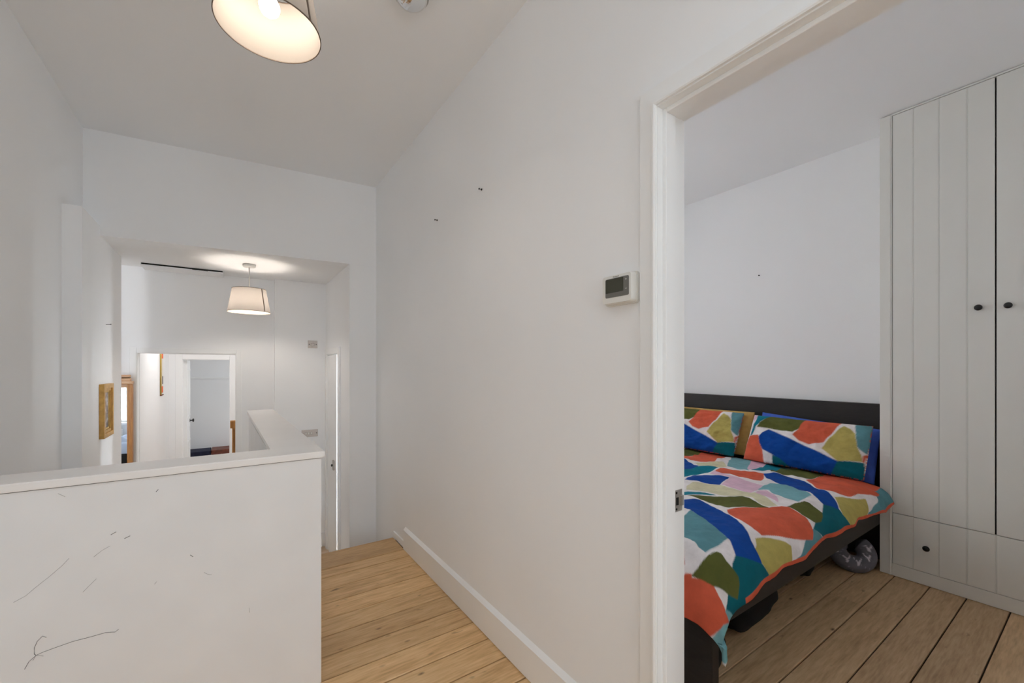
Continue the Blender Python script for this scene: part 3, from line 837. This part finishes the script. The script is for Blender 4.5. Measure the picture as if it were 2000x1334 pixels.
rd = thing('radiator', 'white panel radiator under the window shown in the mirror', 'radiator', (-2.3, 1.24, HF))
boxes('panel', [((-2.72, 1.225, HF + .12), (-1.915, 1.285, .40))], M['trim'], rd, .008)
for k in range(20):
    x = -2.70 + k * .04
    box('rib', (x, 1.285, HF + .16), (x + .018, 1.293, .37), M['trim'], rd, .003)
for x in (-2.6, -2.03):
    box('foot', (x, 1.23, HF), (x + .03, 1.28, HF + .12), M['trim'], rd)
ot = thing('ottoman', 'dark box seat below pale bedding shown in the mirror', 'ottoman', (-1.9, 1.75, HF))
box('seat_box', (-2.5, 1.5, HF + .05), (-1.45, 2.05, .16), M['black_cloth'], ot, .02, 3)
for x in (-2.44, -1.55):
    for y in (1.55, 1.95): box('leg', (x, y, HF), (x + .05, y + .05, HF + .05), M['black'], ot)
g = 50
aa, bb_ = np.meshgrid(np.linspace(0, 1, g), np.linspace(0, 1, g), indexing='ij')
prof = (np.clip(1 - np.abs(2*aa - 1)**3, 0, 1) * np.clip(1 - np.abs(2*bb_ - 1)**2.4, 0, 1)) ** .6
wr = np.sin(aa*31 + bb_*9) * .018 + np.sin(bb_*27 - aa*13) * .016
tag(grid_obj('crumpled_duvet', -2.45 + aa * 1.02, 1.52 + bb_ * .5, .162 + prof * (.20 + wr), M['pale_blue_cloth']), 'pale blue crumpled duvet heaped on the dark seat in the mirror', 'duvet')

# ================================================================== THINGS BEYOND THE FAR DOORWAYS
nw = thing('newel_post', 'square honey pine newel post with cap inside the far doorway', 'newel post', (.033, 5.5, HF))
box('post', (.016, 5.485, HF), (.062, 5.531, .634), M['pine'], nw, .002)
box('cap', (-.002, 5.468, .634), (.080, 5.548, .716), M['pine'], nw, .006)
box('groove', (.030, 5.4846, HF + .1), (.035, 5.4852, .62), M['void'], nw)
def chest(name, label, x0, x1, y0, y1, top, mat, latch):
    t = thing(name, label, 'box', ((x0+x1)/2, (y0+y1)/2, HF))
    box('body', (x0, y0, HF), (x1, y1, top - .09), mat, t, .008)
    box('lid', (x0 - .006, y0 - .006, top - .086), (x1 + .006, y1, top), mat, t, .012, 3)
    box('handle', ((x0+x1)/2 - .05, y0 - .016, top - .20), ((x0+x1)/2 + .05, y0, top - .175), latch, t, .004)
    return t
chest('storage_box', 'dark navy storage box on the far room floor', -.66, -.275, 8.42, 8.77, -.066, M['navy'], M['black'])
chest('travel_chest', 'rust brown travel chest beside the navy box in the far room', -.255, .20, 8.42, 8.77, -.062, M['rust'], M['brass'])

# ================================================================== BUILT-IN WARDROBE
WX = 3.424
wd = thing('built_in_wardrobe', 'white built-in wardrobe with boarded doors beside the bed', 'wardrobe', (3.56, .38, 0))
boxes('carcass', [((WX + .024, -.145, .08), (3.699, .862, 2.875))], M['void'], wd)
boxes('side_panel', [((WX + .02, .853, 0), (3.699, .866, 2.885))], M['wardrobe'], wd)
boxes('stile', [((WX, .8065, .002), (WX + .022, .866, 2.884))], M['wardrobe'], wd, .0015)
boxes('stile', [((WX, -.148, .002), (WX + .022, -.045, 2.884))], M['wardrobe'], wd, .0015)
boxes('stile_bead', [((WX - .004, .8130, .002), (WX + .002, .8185, 2.880))], M['wardrobe'], wd, .0015)
boxes('top_rail', [((WX, -.045, 2.8765), (WX + .022, .8065, 2.886))], M['wardrobe'], wd)
boxes('plinth', [((WX, -.045, .002), (WX + .022, .8065, .0765))], M['wardrobe'], wd, .0015)
def leaf(name, ys_, z0, z1):
    """door or drawer front made of upright boards, each with a bead along its joint"""
    back = box(name, (WX + .010, ys_[-1], z0), (WX + .022, ys_[0], z1), M['wardrobe'], wd)
    for i, (a, b) in enumerate(zip(ys_, ys_[1:])):
        items = [((WX + .001, b + (.0052 if i < len(ys_) - 2 else 0), z0), (WX + .0105, a - (.0004 if i else 0), z1))]
        boxes('board', items, M['wardrobe'], back, .0007, 1)
        if i < len(ys_) - 2:
            boxes('bead', [((WX + .0012, b + .0004, z0), (WX + .0105, b + .0048, z1))], M['wardrobe'], back, .0007, 1)
    return back
g1 = leaf('door', [.8035, .708, .597, .485, .3855], .3955, 2.873)
g2 = leaf('door', [.3790, .280, .170, .060, -.0420], .3955, 2.873)
dw = leaf('drawer', [.8030, .708, .597, .485, .378, .280, .170, .060, -.0420], .0795, .3915)
def oval_knob(y, z, parent):
    return lathe('knob', [(0, 0), (.008, 0), (.008, -.010), (.013, -.013), (.0165, -.019), (.0150, -.025), (.008, -.028), (0, -.0285)], M['black'], (WX + .001, y, z), parent, 24, axis='X')
oval_knob(.443, 1.631, g1); oval_knob(.337, 1.630, g2); oval_knob(.650, .227, dw)

# ================================================================== BED
bed = thing('bed', 'black-brown wooden double bed with tall plain headboard', 'bed', (2.6, 1.8, 0))
box('headboard', (3.632, .870, 0), (3.690, 2.78, 1.052), M['dark_wood'], bed, .003)
box('footboard', (1.477, .852, 0), (1.522, 2.74, .350), M['dark_wood'], bed, .003)
box('side_rail', (1.522, .868, .300), (3.632, .896, .425), M['dark_wood'], bed, .002)
box('side_rail', (1.522, 2.700, .300), (3.632, 2.728, .425), M['dark_wood'], bed, .002)
for k in range(12):
    x = 1.60 + k * .17
    box('slat', (x, .896, .335), (x + .07, 2.70, .350), M['dark_wood'], bed)
mt = tag(box('mattress', (1.53, .925, .352), (3.62, 2.68, .530), M['mattress'], None, .03, 3), 'dark grey mattress under the patterned duvet', 'mattress')

COLS = {k: lin(*v)[:3] for k, v in dict(orange=(206, 94, 68), blue=(6, 66, 148), teal=(10, 118, 138), dteal=(6, 94, 108), dusty=(92, 142, 152), ltteal=(120, 170, 178),
        mustard=(180, 166, 94), olive=(90, 94, 46), pink=(220, 184, 202), cream=(210, 204, 172), rose=(200, 130, 128), white=(232, 226, 226)).items()}
def paint(P_, Q_, patches, base='white'):
    # nine samples per point keep the edges of the printed patches clean
    dp = np.gradient(P_, axis=0); dq = np.gradient(Q_, axis=1)
    acc = 0
    for i in (-.34, 0, .34):
        for j in (-.34, 0, .34):
            acc = acc + paint_once(P_ + i*dp, Q_ + j*dq, patches, base)
    return acc / 9.0
def paint_once(P_, Q_, patches, base):
    c = np.empty(P_.shape + (3,)); c[:] = COLS[base]
    for name, poly in patches:
        xs = [p[0] for p in poly]; ys2 = [p[1] for p in poly]
        m = (P_ >= min(xs)) & (P_ <= max(xs)) & (Q_ >= min(ys2)) & (Q_ <= max(ys2))
        if not m.any(): continue
        sub = in_poly(P_[m], Q_[m], poly)
        idx = np.where(m)
        c[idx[0][sub], idx[1][sub]] = COLS[name]
    return c

# the duvet print, in cloth metres from the foot hem (p) and from the hem by the wardrobe (q)
DUVET_PATCHES = [
 ('olive', [(2.025,1.465),(2.062,1.417),(2.062,1.288),(1.84,1.235),(1.76,1.288)]),
 ('orange', [(1.732,1.271),(1.834,1.235),(2.058,1.294),(2.095,1.208),(2.065,1.073),(2.006,1.061),(1.905,1.058),(1.736,1.007),(1.649,1.052),(1.616,1.118),(1.637,1.208)]),
 ('cream', [(1.579,1.061),(1.662,1.028),(1.742,1.004),(1.828,0.989),(1.736,0.909),(1.659,0.861),(1.551,0.861),(1.563,0.897),(1.471,0.96)]),
 ('teal', [(1.286,0.975),(1.434,0.972),(1.563,0.897),(1.551,0.861),(1.456,0.846),(1.339,0.852),(1.25,0.855),(1.185,0.861),(1.123,0.867)]),
 ('blue', [(1.625,1.199),(1.579,1.121),(1.511,1.031),(1.471,0.96),(1.259,0.957)]),
 ('ltteal', [(2.052,1.034),(2.071,0.942),(2.071,0.894),(2.009,0.852),(1.656,0.708),(1.649,0.765),(1.686,0.876),(1.899,0.975)]),
 ('pink', [(2.034,0.87),(2.052,0.825),(2.022,0.759),(1.855,0.732),(1.699,0.696),(1.665,0.717),(1.754,0.768)]),
 ('olive', [(1.76,0.616),(1.939,0.646),(2.015,0.658),(2.043,0.601),(2.049,0.43),(2.028,0.395),(1.948,0.386),(1.822,0.395),(1.785,0.412),(1.812,0.46),(1.828,0.514),(1.776,0.556),(1.794,0.559),(1.739,0.601)]),
 ('teal', [(1.671,0.699),(1.84,0.72),(2.022,0.759),(2.074,0.726),(2.028,0.595),(1.997,0.64),(1.779,0.619),(1.723,0.646)]),
 ('pink', [(1.385,0.834),(1.468,0.84),(1.431,0.771),(1.416,0.708),(1.428,0.673),(1.391,0.613),(1.369,0.535),(1.339,0.469),(1.206,0.439),(1.12,0.433),(1.12,0.496),(1.139,0.58),(1.142,0.616),(1.265,0.649),(1.36,0.679),(1.354,0.804)]),
 ('orange', [(1.459,0.834),(1.588,0.846),(1.619,0.783),(1.637,0.694),(1.665,0.613),(1.545,0.559),(1.459,0.538),(1.44,0.574),(1.443,0.661),(1.456,0.729),(1.431,0.771)]),
 ('blue', [(1.059,0.804),(1.166,0.837),(1.24,0.849),(1.317,0.801),(1.348,0.735),(1.354,0.679),(1.231,0.646),(1.139,0.622),(1.117,0.667),(1.105,0.738),(1.08,0.777)]),
 ('cream', [(0.96,0.726),(1.068,0.753),(1.099,0.708),(1.117,0.658),(1.133,0.616),(1.123,0.562),(1.111,0.49),(1.12,0.433),(1.151,0.421),(1.13,0.374),(1.08,0.311),(1.043,0.26),(0.982,0.287),(1.0,0.335),(1.043,0.389),(1.019,0.43),(0.976,0.469),(0.954,0.526),(0.976,0.595),(0.948,0.643),(0.899,0.688)]),
 ('ltteal', [(1.213,0.442),(1.342,0.466),(1.456,0.481),(1.511,0.454),(1.505,0.442),(1.505,0.415),(1.462,0.359),(1.419,0.305),(1.336,0.224),(1.256,0.227),(1.188,0.23),(1.188,0.266),(1.213,0.32),(1.216,0.35),(1.262,0.404),(1.246,0.427)]),
 ('pink', [(1.136,0.418),(1.213,0.433),(1.246,0.409),(1.219,0.356),(1.148,0.305),(1.099,0.284),(1.117,0.323),(1.13,0.374)]),
 ('teal', [(0.831,0.673),(0.874,0.661),(0.933,0.628),(0.945,0.601),(0.93,0.526),(0.871,0.562),(0.804,0.601),(0.767,0.631)]),
 ('olive', [(0.785,0.607),(0.828,0.574),(0.899,0.517),(0.945,0.475),(1.019,0.43),(1.022,0.395),(1.003,0.353),(0.976,0.299),(0.963,0.263),(0.911,0.293),(0.859,0.326),(0.776,0.377),(0.785,0.421),(0.782,0.472),(0.782,0.526)]),
 ('orange', [(1.736,0.395),(1.948,0.386),(2.046,0.392),(2.12,0.353),(2.098,0.257),(2.04,0.209),(1.972,0.161),(1.948,0.093),(1.914,0.096),(1.859,0.122),(1.751,0.146),(1.671,0.152),(1.622,0.155),(1.582,0.176),(1.588,0.209),(1.566,0.233),(1.6,0.278),(1.677,0.338)]),
 ('dteal', [(1.317,0.17),(1.394,0.161),(1.437,0.149),(1.385,0.128),(1.357,0.087),(1.363,0.042),(1.406,-0.03),(1.366,-0.03),(1.16,-0.03),(1.071,-0.03),(1.037,0.033),(0.982,0.081),(1.04,0.096),(1.139,0.114),(1.237,0.146)]),
 ('blue', [(1.665,0.616),(1.736,0.574),(1.76,0.55),(1.776,0.517),(1.748,0.454),(1.708,0.389),(1.637,0.32),(1.569,0.263),(1.536,0.218),(1.486,0.179),(1.437,0.149),(1.366,0.114),(1.342,0.143),(1.302,0.164),(1.326,0.191),(1.348,0.221),(1.379,0.254),(1.419,0.305),(1.462,0.359),(1.505,0.415),(1.505,0.442),(1.52,0.49),(1.569,0.556)]),
 ('olive', [(1.071,0.233),(1.154,0.23),(1.225,0.218),(1.231,0.2),(1.216,0.179),(1.206,0.137),(1.166,0.114),(1.105,0.087),(1.047,0.096),(1.034,0.114),(1.037,0.146),(1.053,0.173),(1.068,0.2)]),
 ('dusty', [(0.982,0.081),(1.025,0.042),(1.071,-0.03),(1.04,-0.03),(0.927,-0.03),(0.804,-0.03),(0.637,-0.03),(0.693,0.012),(0.779,0.03),(0.81,0.045),(0.862,0.063),(0.92,0.075)]),
 ('orange', [(0.748,0.368),(0.794,0.353),(0.853,0.323),(0.911,0.293),(0.967,0.269),(1.0,0.272),(1.04,0.251),(1.05,0.251),(1.071,0.23),(1.059,0.197),(1.047,0.17),(1.031,0.143),(1.0,0.114),(0.982,0.09),(0.967,0.072),(0.93,0.045),(0.868,0.069),(0.785,0.102),(0.721,0.122),(0.693,0.134),(0.631,0.161),(0.634,0.197),(0.662,0.248),(0.69,0.299),(0.708,0.332),(0.727,0.353)]),
 ('mustard', [(1.508,0.179),(1.557,0.161),(1.582,0.143),(1.668,0.131),(1.76,0.111),(1.723,0.075),(1.668,0.036),(1.619,0.009),(1.526,-0.03),(1.391,-0.03),(1.363,0.042),(1.357,0.087),(1.397,0.125)]),
 ('dusty', [(1.926,0.093),(1.957,0.069),(2.006,0.021),(1.985,-0.03),(1.852,0.009),(1.702,-0.03),(1.551,-0.03),(1.674,0.036),(1.766,0.06),(1.855,0.078)]),
 ('mustard', [(0.585,0.167),(0.628,0.152),(0.674,0.125),(0.724,0.099),(0.745,0.081),(0.724,0.051),(0.705,0.009),(0.65,-0.03),(0.594,-0.03),(0.524,-0.03),(0.496,0.039),(0.487,0.087),(0.517,0.134),(0.545,0.143)]),
 ('dteal', [(0.382,0.149),(0.487,0.087),(0.487,0.078),(0.496,0.039),(0.527,-0.03),(0.434,-0.03),(0.358,-0.03),(0.302,-0.03),(0.228,-0.03),(0.151,0.054),(0.179,0.06),(0.204,0.072),(0.293,0.069),(0.308,0.09),(0.308,0.122),(0.324,0.131)]),
 ('blue', [(0.702,0.589),(0.754,0.556),(0.776,0.532),(0.757,0.466),(0.73,0.401),(0.705,0.338),(0.671,0.281),(0.625,0.233),(0.585,0.197),(0.548,0.167),(0.517,0.134),(0.487,0.078),(0.428,0.108),(0.376,0.146),(0.404,0.17),(0.438,0.197),(0.45,0.212),(0.484,0.251),(0.517,0.308),(0.57,0.386),(0.594,0.445),(0.613,0.487),(0.613,0.517),(0.613,0.529)]),
 ('dusty', [(0.481,0.442),(0.582,0.472),(0.607,0.475),(0.594,0.445),(0.57,0.386),(0.517,0.308),(0.484,0.251),(0.447,0.209),(0.339,0.197),(0.324,0.197),(0.25,0.197),(0.256,0.227),(0.278,0.248),(0.293,0.314)]),
 ('rose', [(0.244,0.293),(0.25,0.287),(0.155,0.239),(0.151,0.242),(0.158,0.257)]),
 ('olive', [(0.127,0.209),(0.164,0.197),(0.222,0.188),(0.293,0.185),(0.311,0.182),(0.321,0.173),(0.308,0.146),(0.308,0.122),(0.308,0.09),(0.293,0.069),(0.256,0.033),(0.204,0.072),(0.158,0.128),(0.139,0.167)]),
 ('orange', [(0.108,0.242),(0.13,0.227),(0.136,0.209),(0.124,0.206),(0.139,0.173),(0.158,0.128),(0.148,0.102),(0.145,0.057),(0.158,0.003),(0.099,0.033),(0.05,0.066),(0.007,0.105),(-0.03,0.143),(-0.03,0.182),(-0.03,0.224)]),
 ('ltteal', [(0.151,0.054),(0.235,-0.03),(0.185,-0.03),(0.121,-0.03),(0.087,-0.03),(0.056,-0.03),(0.025,-0.03),(-0.03,0.069),(0.001,0.105),(0.062,0.057),(0.096,0.042),(0.158,0.003),(0.139,0.054)]),
]

DUVET_PATCHES = [('orange', [(1.93, .08), (2.1, .08), (2.1, .55), (1.99, .55)]), ('dusty', [(1.80, -.01), (2.1, -.01), (2.1, .13), (1.93, .13)])] + DUVET_PATCHES
# the design repeats over the far half of the cloth
REPEAT = [(c_, [(p_ + dp_, q_ + dq_) for p_, q_ in poly_]) for dp_, dq_ in ((-1.02, .62), (-.05, 1.12), (-1.1, 1.75), (-2.0, 1.0)) for c_, poly_ in DUVET_PATCHES]
DV_X0, DV_Y0, DV_TOP = 1.445, 0.795, 0.575
DV_AF, DV_BF, DV_LF = 0.13, 0.225, 0.28      # foot drop: run, fall, cloth length
DV_AR, DV_BR, DV_LR = 0.19, 0.125, 0.25     # side drop
DV_P, DV_Q = 2.06, 2.20                      # cloth length and width
def _drop(d, a, b, L):
    ph = np.clip(d / L, 0, 1) * np.pi / 2
    return a * (1 - np.cos(ph)) + np.clip(d - L, 0, None), b * (np.sin(ph) - 1)
def duvet_point(p, q):
    hx, vx = _drop(p, DV_AF, DV_BF, DV_LF)
    q2 = DV_Q - q
    hy, vy = _drop(q, DV_AR, DV_BR, DV_LR)
    hy2, vy2 = _drop(q2, DV_AR, DV_BR, DV_LR)
    y = np.where(q < DV_Q / 2, hy, 0)
    half = _drop(np.array(DV_Q / 2), DV_AR, DV_BR, DV_LR)[0]
    y = np.where(q < DV_Q / 2, hy, 2 * half - hy2)
    z = DV_TOP + vx + vy + vy2 + 0.02 * np.sin(np.clip((p - .2) / 1.8, 0, 1) * np.pi) 
    # the head end corner is lifted a little and flares outward
    fl = np.clip((p - 1.55) / .5, 0, 1) ** 2 * np.clip(1 - q / .25, 0, 1)
    x = DV_X0 + hx
    y = DV_Y0 + y - .02 * fl
    z = z + .02 * fl
    # the foot corner hangs in a point
    co = np.clip(1 - p / .22, 0, 1) * np.clip(1 - q / .22, 0, 1)
    z = z + .035 * co
    z = z - .045 * np.clip(1 - p / 1.0, 0, 1) * np.clip(1 - q / .2, 0, 1) * np.clip(p / .15, .35, 1)
    z = z - .012 * np.clip((p - 1.5) / .5, 0, 1) * np.clip(1 - q / .2, 0, 1)
    return x, y, z

pv = np.concatenate([np.linspace(0, 1.2, 330, endpoint=False), np.linspace(1.2, DV_P, 250)])
qv = np.concatenate([np.linspace(0, 1.3, 330, endpoint=False), np.linspace(1.3, DV_Q, 90)])
PP, QQ = np.meshgrid(pv, qv, indexing='ij')
DX, DY, DZ = duvet_point(PP, QQ)
def ripple(p, q):
    top = np.clip(q / .25, 0, 1)
    r = .0045 * np.sin(p*9 + q*14 + 1.3*np.sin(q*7)) * np.sin(q*5 - p*3 + .6)
    r += .0035 * np.sin(p*38 + 6*np.sin(q*6)) * np.clip((p - 1.1) / .6, 0, 1)
    r += .0030 * np.sin(q*46 + 4*np.sin(p*5)) * np.clip(1 - q/.5, 0, 1) * np.clip((p - .8) / .6, 0, 1)
    r += .0040 * np.sin(p*17 - q*9) * np.sin(p*5.3 + q*3.1)
    return r
rp = ripple(PP, QQ)
fn_ = np.array([noise.fractal((a_*5.5, b_*8.5, .3), .9, 2.1, 4) for a_, b_ in zip(PP[::3, ::3].ravel(), QQ[::3, ::3].ravel())]).reshape(PP[::3, ::3].shape)
ii = np.minimum(np.arange(PP.shape[0]) / 3.0, fn_.shape[0] - 1.001); jj = np.minimum(np.arange(PP.shape[1]) / 3.0, fn_.shape[1] - 1.001)
i0 = ii.astype(int)[:, None]; j0 = jj.astype(int)[None, :]; fi = (ii[:, None] - i0); fj = (jj[None, :] - j0)
rp = rp + .008 * ((fn_[i0, j0]*(1-fi) + fn_[i0+1, j0]*fi)*(1-fj) + (fn_[i0, j0+1]*(1-fi) + fn_[i0+1, j0+1]*fi)*fj)
DZ = DZ + rp
# hem waves where the cloth hangs free
edge_r = np.clip(1 - QQ / .2, 0, 1); edge_f = np.clip(1 - PP / .2, 0, 1)
DY = DY + edge_r * (.007*np.sin(PP*13) + .0035*np.sin(PP*29 + 1))
DX = DX + edge_f * (.007*np.sin(QQ*17 + .4) + .003*np.sin(QQ*37))
far_half = QQ > .26 + .585 * PP
dc = paint(PP, QQ, DUVET_PATCHES)
fc_ = paint(PP, QQ, [(c_, l_) for c_, l_ in REPEAT])
dc[far_half] = np.where(np.abs(dc - np.array(COLS['white'])).max(-1, keepdims=True) < .02, fc_, dc)[far_half]
hem = (QQ < .020) & (PP > .30) & (PP < DV_P)
dc[hem] = COLS['orange']
dv = grid_obj('duvet', DX, DY, DZ, M['print'], None, dc)
tag(dv, 'boldly patterned duvet in orange, blue, olive and teal patches spread on the bed', 'duvet')
sol = dv.modifiers.new('thickness', 'SOLIDIFY'); sol.thickness = .016; sol.offset = -1
tg = box('care_tag', (1.500, .790, .272), (1.522, .791, .298), M['glass'], dv)

PILLOW_PATCHES = [
 ('pink', [(0.0,1.0),(0.04,0.993),(0.043,0.898),(0.023,0.829),(0.002,0.92)]),
 ('teal', [(0.039,1.001),(0.223,1.02),(0.152,0.941),(0.102,0.834),(0.06,0.711),(0.052,0.533),(0.027,0.501),(0.033,0.767),(0.048,0.883)]),
 ('olive', [(0.204,1.016),(0.369,1.024),(0.506,1.035),(0.482,0.861),(0.469,0.755),(0.424,0.667),(0.293,0.671),(0.185,0.7),(0.075,0.707),(0.092,0.8),(0.152,0.941)]),
 ('orange', [(0.506,1.035),(0.634,1.053),(0.787,1.022),(0.753,0.827),(0.724,0.693),(0.69,0.541),(0.575,0.464),(0.488,0.512),(0.43,0.61),(0.469,0.755),(0.481,0.876)]),
 ('dusty', [(0.876,1.039),(1.003,1.02),(1.004,0.799),(1.005,0.591),(0.993,0.455),(0.945,0.515),(0.928,0.562),(0.902,0.792)]),
 ('mustard', [(0.806,0.925),(0.862,0.873),(0.899,0.791),(0.929,0.549),(0.964,0.417),(0.976,0.304),(0.817,0.226),(0.755,0.316),(0.68,0.425),(0.71,0.563),(0.747,0.728),(0.782,0.85)]),
 ('dteal', [(0.817,0.226),(0.991,0.297),(1.009,-0.021),(0.896,-0.014),(0.766,-0.011),(0.801,0.116)]),
 ('blue', [(0.123,0.493),(0.149,0.596),(0.201,0.674),(0.395,0.539),(0.525,0.438),(0.684,0.329),(0.817,0.226),(0.801,0.116),(0.766,-0.011),(0.684,-0.009),(0.453,-0.017),(0.353,0.103),(0.282,0.164),(0.188,0.235),(0.147,0.36)]),
 ('dteal', [(0.283,0.157),(0.351,0.117),(0.453,-0.017),(0.288,-0.017)]),
 ('orange', [(-0.009,-0.02),(0.009,0.278),(0.016,0.498),(0.115,0.53),(0.147,0.36),(0.19,0.22),(0.208,-0.006)]),
 ('orange', [(0.972,0.407),(0.998,0.457),(0.989,0.296),(0.976,0.304)]),
]

def pillow(name, label, O, ea, eb, T, mat, patches=None, back='orange', n=120, seed=0.0, rim=.0):
    a, b = np.meshgrid(np.linspace(0, 1, n), np.linspace(0, 1, int(n*.6)), indexing='ij')
    O, ea, eb = Vector(O), Vector(ea), Vector(eb)
    nn = ea.cross(eb).normalized()
    if nn.x > 0: nn = -nn
    puff = (np.clip(1 - np.abs(2*a - 1)**4, 0, 1) * np.clip(1 - np.abs(2*b - 1)**3, 0, 1)) ** .55
    wrk = np.array([.012*noise.fractal((x_*4.5 + seed*7, y_*3.0, seed), .8, 2.2, 5) + .007*(1 - abs(noise.noise((x_*5 + y_*4 + seed, y_*2.2 - x_*6, seed)))*2.5) for x_, y_ in zip(a.ravel(), b.ravel())]).reshape(a.shape)
    ca = a + .012*np.sin((b - .5)*2)*(1 - 2*a)*0
    sag = -.012*np.sin(a*PI)                       # top and bottom edges dip between the corners
    pts, cols = [], []
    for side in (1, -1):
        d = side * (T * puff + wrk * np.clip(puff*1.5, 0, 1))
        bbv = b + np.where(b > .5, sag*(2*b - 1), 0)
        P3 = [O[k] + ca*ea[k] + bbv*eb[k] + nn[k]*d for k in range(3)]
        pts.append(np.stack(P3, -1))
        if patches is not None:
            cols.append(paint(a, b, patches) if side > 0 else np.broadcast_to(np.array(COLS[back]), a.shape + (3,)))
    # front and back joined along the seam into one closed skin
    nu, nv = a.shape
    V = np.concatenate([p.reshape(-1, 3) for p in pts])
    i = np.arange(nu*nv).reshape(nu, nv)
    q = np.stack([i[:-1, :-1], i[1:, :-1], i[1:, 1:], i[:-1, 1:]], -1).reshape(-1, 4)
    q2 = q[:, ::-1] + nu*nv
    me = bpy.data.meshes.new(name)
    me.from_pydata(V.tolist(), [], np.concatenate([q, q2]).tolist())
    if patches is not None:
        at = me.color_attributes.new('print', 'FLOAT_COLOR', 'POINT')
        c = np.concatenate([k.reshape(-1, 3) for k in cols]); c = np.concatenate([c, np.ones((len(c), 1))], 1)
        at.data.foreach_set('color', c.astype(np.float32).ravel())
    bm = bmesh.new(); bm.from_mesh(me)
    bmesh.ops.remove_doubles(bm, verts=bm.verts, dist=.0004)
    bm.to_mesh(me); bm.free()
    me.polygons.foreach_set('use_smooth', np.ones(len(me.polygons), bool))
    me.materials.append(mat)
    return tag(link(bpy.data.objects.new(name, me)), label, 'pillow')
pillow('pillow', 'pillow in the duvet pattern leaning on the headboard next to the wardrobe', (3.300, 1.653, .590), (0, -.742, -.004), (.175, 0, .330), .055, M['print'], PILLOW_PATCHES, seed=0.3)
pillow('pillow.001', 'pillow in the duvet pattern leaning before the ochre pillow', (3.315, 2.480, .590), (.0, -.745, 0), (.165, .0, .338), .050, M['print'], PILLOW_PATCHES, seed=2.1)
pillow('pillow.002', 'plain blue pillow behind the patterned pillow by the wardrobe', (3.432, 1.630, .595), (0, -.735, -.050), (.125, 0, .345), .045, M['blue_cloth'], seed=1.0)
pillow('pillow.003', 'plain ochre pillow behind the patterned pillow on the far side of the bed', (3.420, 2.470, .590), (0, -.790, 0), (.120, 0, .345), .045, M['ochre_cloth'], seed=4.0)

# ================================================================== UNDER THE BED
def neck_pillow():
    c0 = Vector((3.335, .985, .105))
    nu, nv = 96, 40
    th_, ph = np.meshgrid(np.linspace(R(-250), R(60), nu), np.linspace(0, 2*PI, nv), indexing='ij')
    endr = np.clip(np.sin((th_ - R(-250)) / R(310) * PI) * 6, .05, 1) ** .5
    Rr, rr = .078, .052 * endr
    lx = (Rr + rr*np.cos(ph)) * np.cos(th_); ly = (Rr + rr*np.cos(ph)) * np.sin(th_); lz = rr*np.sin(ph)
    # local z looks toward the doorway and up
    nz_ = Vector((-.62, -.38, .68)).normalized(); ux = Vector((.52, -.85, 0)).normalized(); uy = nz_.cross(ux)
    P3 = [c0[k] + lx*ux[k] + ly*uy[k] + lz*nz_[k] for k in range(3)]
    base = np.array(lin(112, 110, 118)[:3]); c = np.empty(lx.shape + (3,)); c[:] = base
    fleck = (np.sin(th_*57 + ph*11) * np.sin(ph*23 - th_*31)) > .93
    c[fleck] = np.array(lin(150, 148, 156)[:3])
    white = np.array(lin(214, 206, 214)[:3])
    head = [(-.006, .000), (.006, .000), (.003, -.016), (-.003, -.016)]
    ear = [(-.010, .003), (.010, .003), (.006, -.003), (-.006, -.003)]
    al = [(-.003, .001), (-.014, .008), (-.016, .020), (-.013, .020), (-.011, .011), (-.004, .005)]
    al2 = [(-.011, .009), (-.008, .016), (-.006, .016), (-.009, .007)]
    mot = [head, ear, al, [(-x, y) for x, y in al], al2, [(-x, y) for x, y in al2]]
    mot = [[(x*1.35, y*1.35) for x, y in poly] for poly in mot]
    for (sx, sy) in ((-.045, -.070), (.010, -.082), (.066, -.045), (.080, .015), (-.090, -.020)):
        for poly in mot:
            c[in_poly(lx, ly, [(x + sx, y + sy) for x, y in poly]) & (lz > 0)] = white
    o = grid_obj('neck_pillow', P3[0], P3[1], P3[2], M['print'], None, c)
    return tag(o, 'grey curved neck pillow printed with white stag heads under the bed', 'neck pillow')
neck_pillow()

def bag(name, label, loc, sx, sy, sz, rz, seed):
    t = thing(name, label, 'bag', loc)
    n, m = 40, 24
    u, v = np.meshgrid(np.linspace(0, 2*PI, n), np.linspace(-PI/2, PI/2, m), indexing='ij')
    sp_ = lambda x, e: np.sign(x) * np.abs(x)**e
    x = sx * sp_(np.cos(v), .5) * sp_(np.cos(u), .6); y = sy * sp_(np.cos(v), .5) * sp_(np.sin(u), .6); z = sz * (sp_(np.sin(v), .6) + 1)
    w = 1 + .07*np.sin(u*3 + seed) * np.cos(v) + .04*np.sin(u*7 + v*5 + seed)
    c, s = math.cos(rz), math.sin(rz)
    X_ = loc[0] + (x*c - y*s)*w; Y_ = loc[1] + (x*s + y*c)*w; Z_ = loc[2] + z*(1 + .05*np.sin(u*2 + seed))
    grid_obj('body', X_, Y_, Z_, M['black_cloth'], t)
    tube('strap', [(loc[0] + sx*.5*math.cos(k/10*PI)*c, loc[1] + sx*.5*math.cos(k/10*PI)*s, loc[2] + 2*sz - .012 + .028*math.sin(k/10*PI)) for k in range(11)], .006, M['black_cloth'], t)
bag('bag', 'black soft bag under the bed beside the neck pillow', (3.02, 1.20, 0), .17, .11, .085, .3, 1)
bag('bag.001', 'long black soft bag under the middle of the bed', (2.25, 1.12, 0), .26, .10, .07, .05, 2)
bag('bag.002', 'small black soft bag under the foot of the bed', (1.70, 1.04, 0), .12, .09, .075, .2, 3)
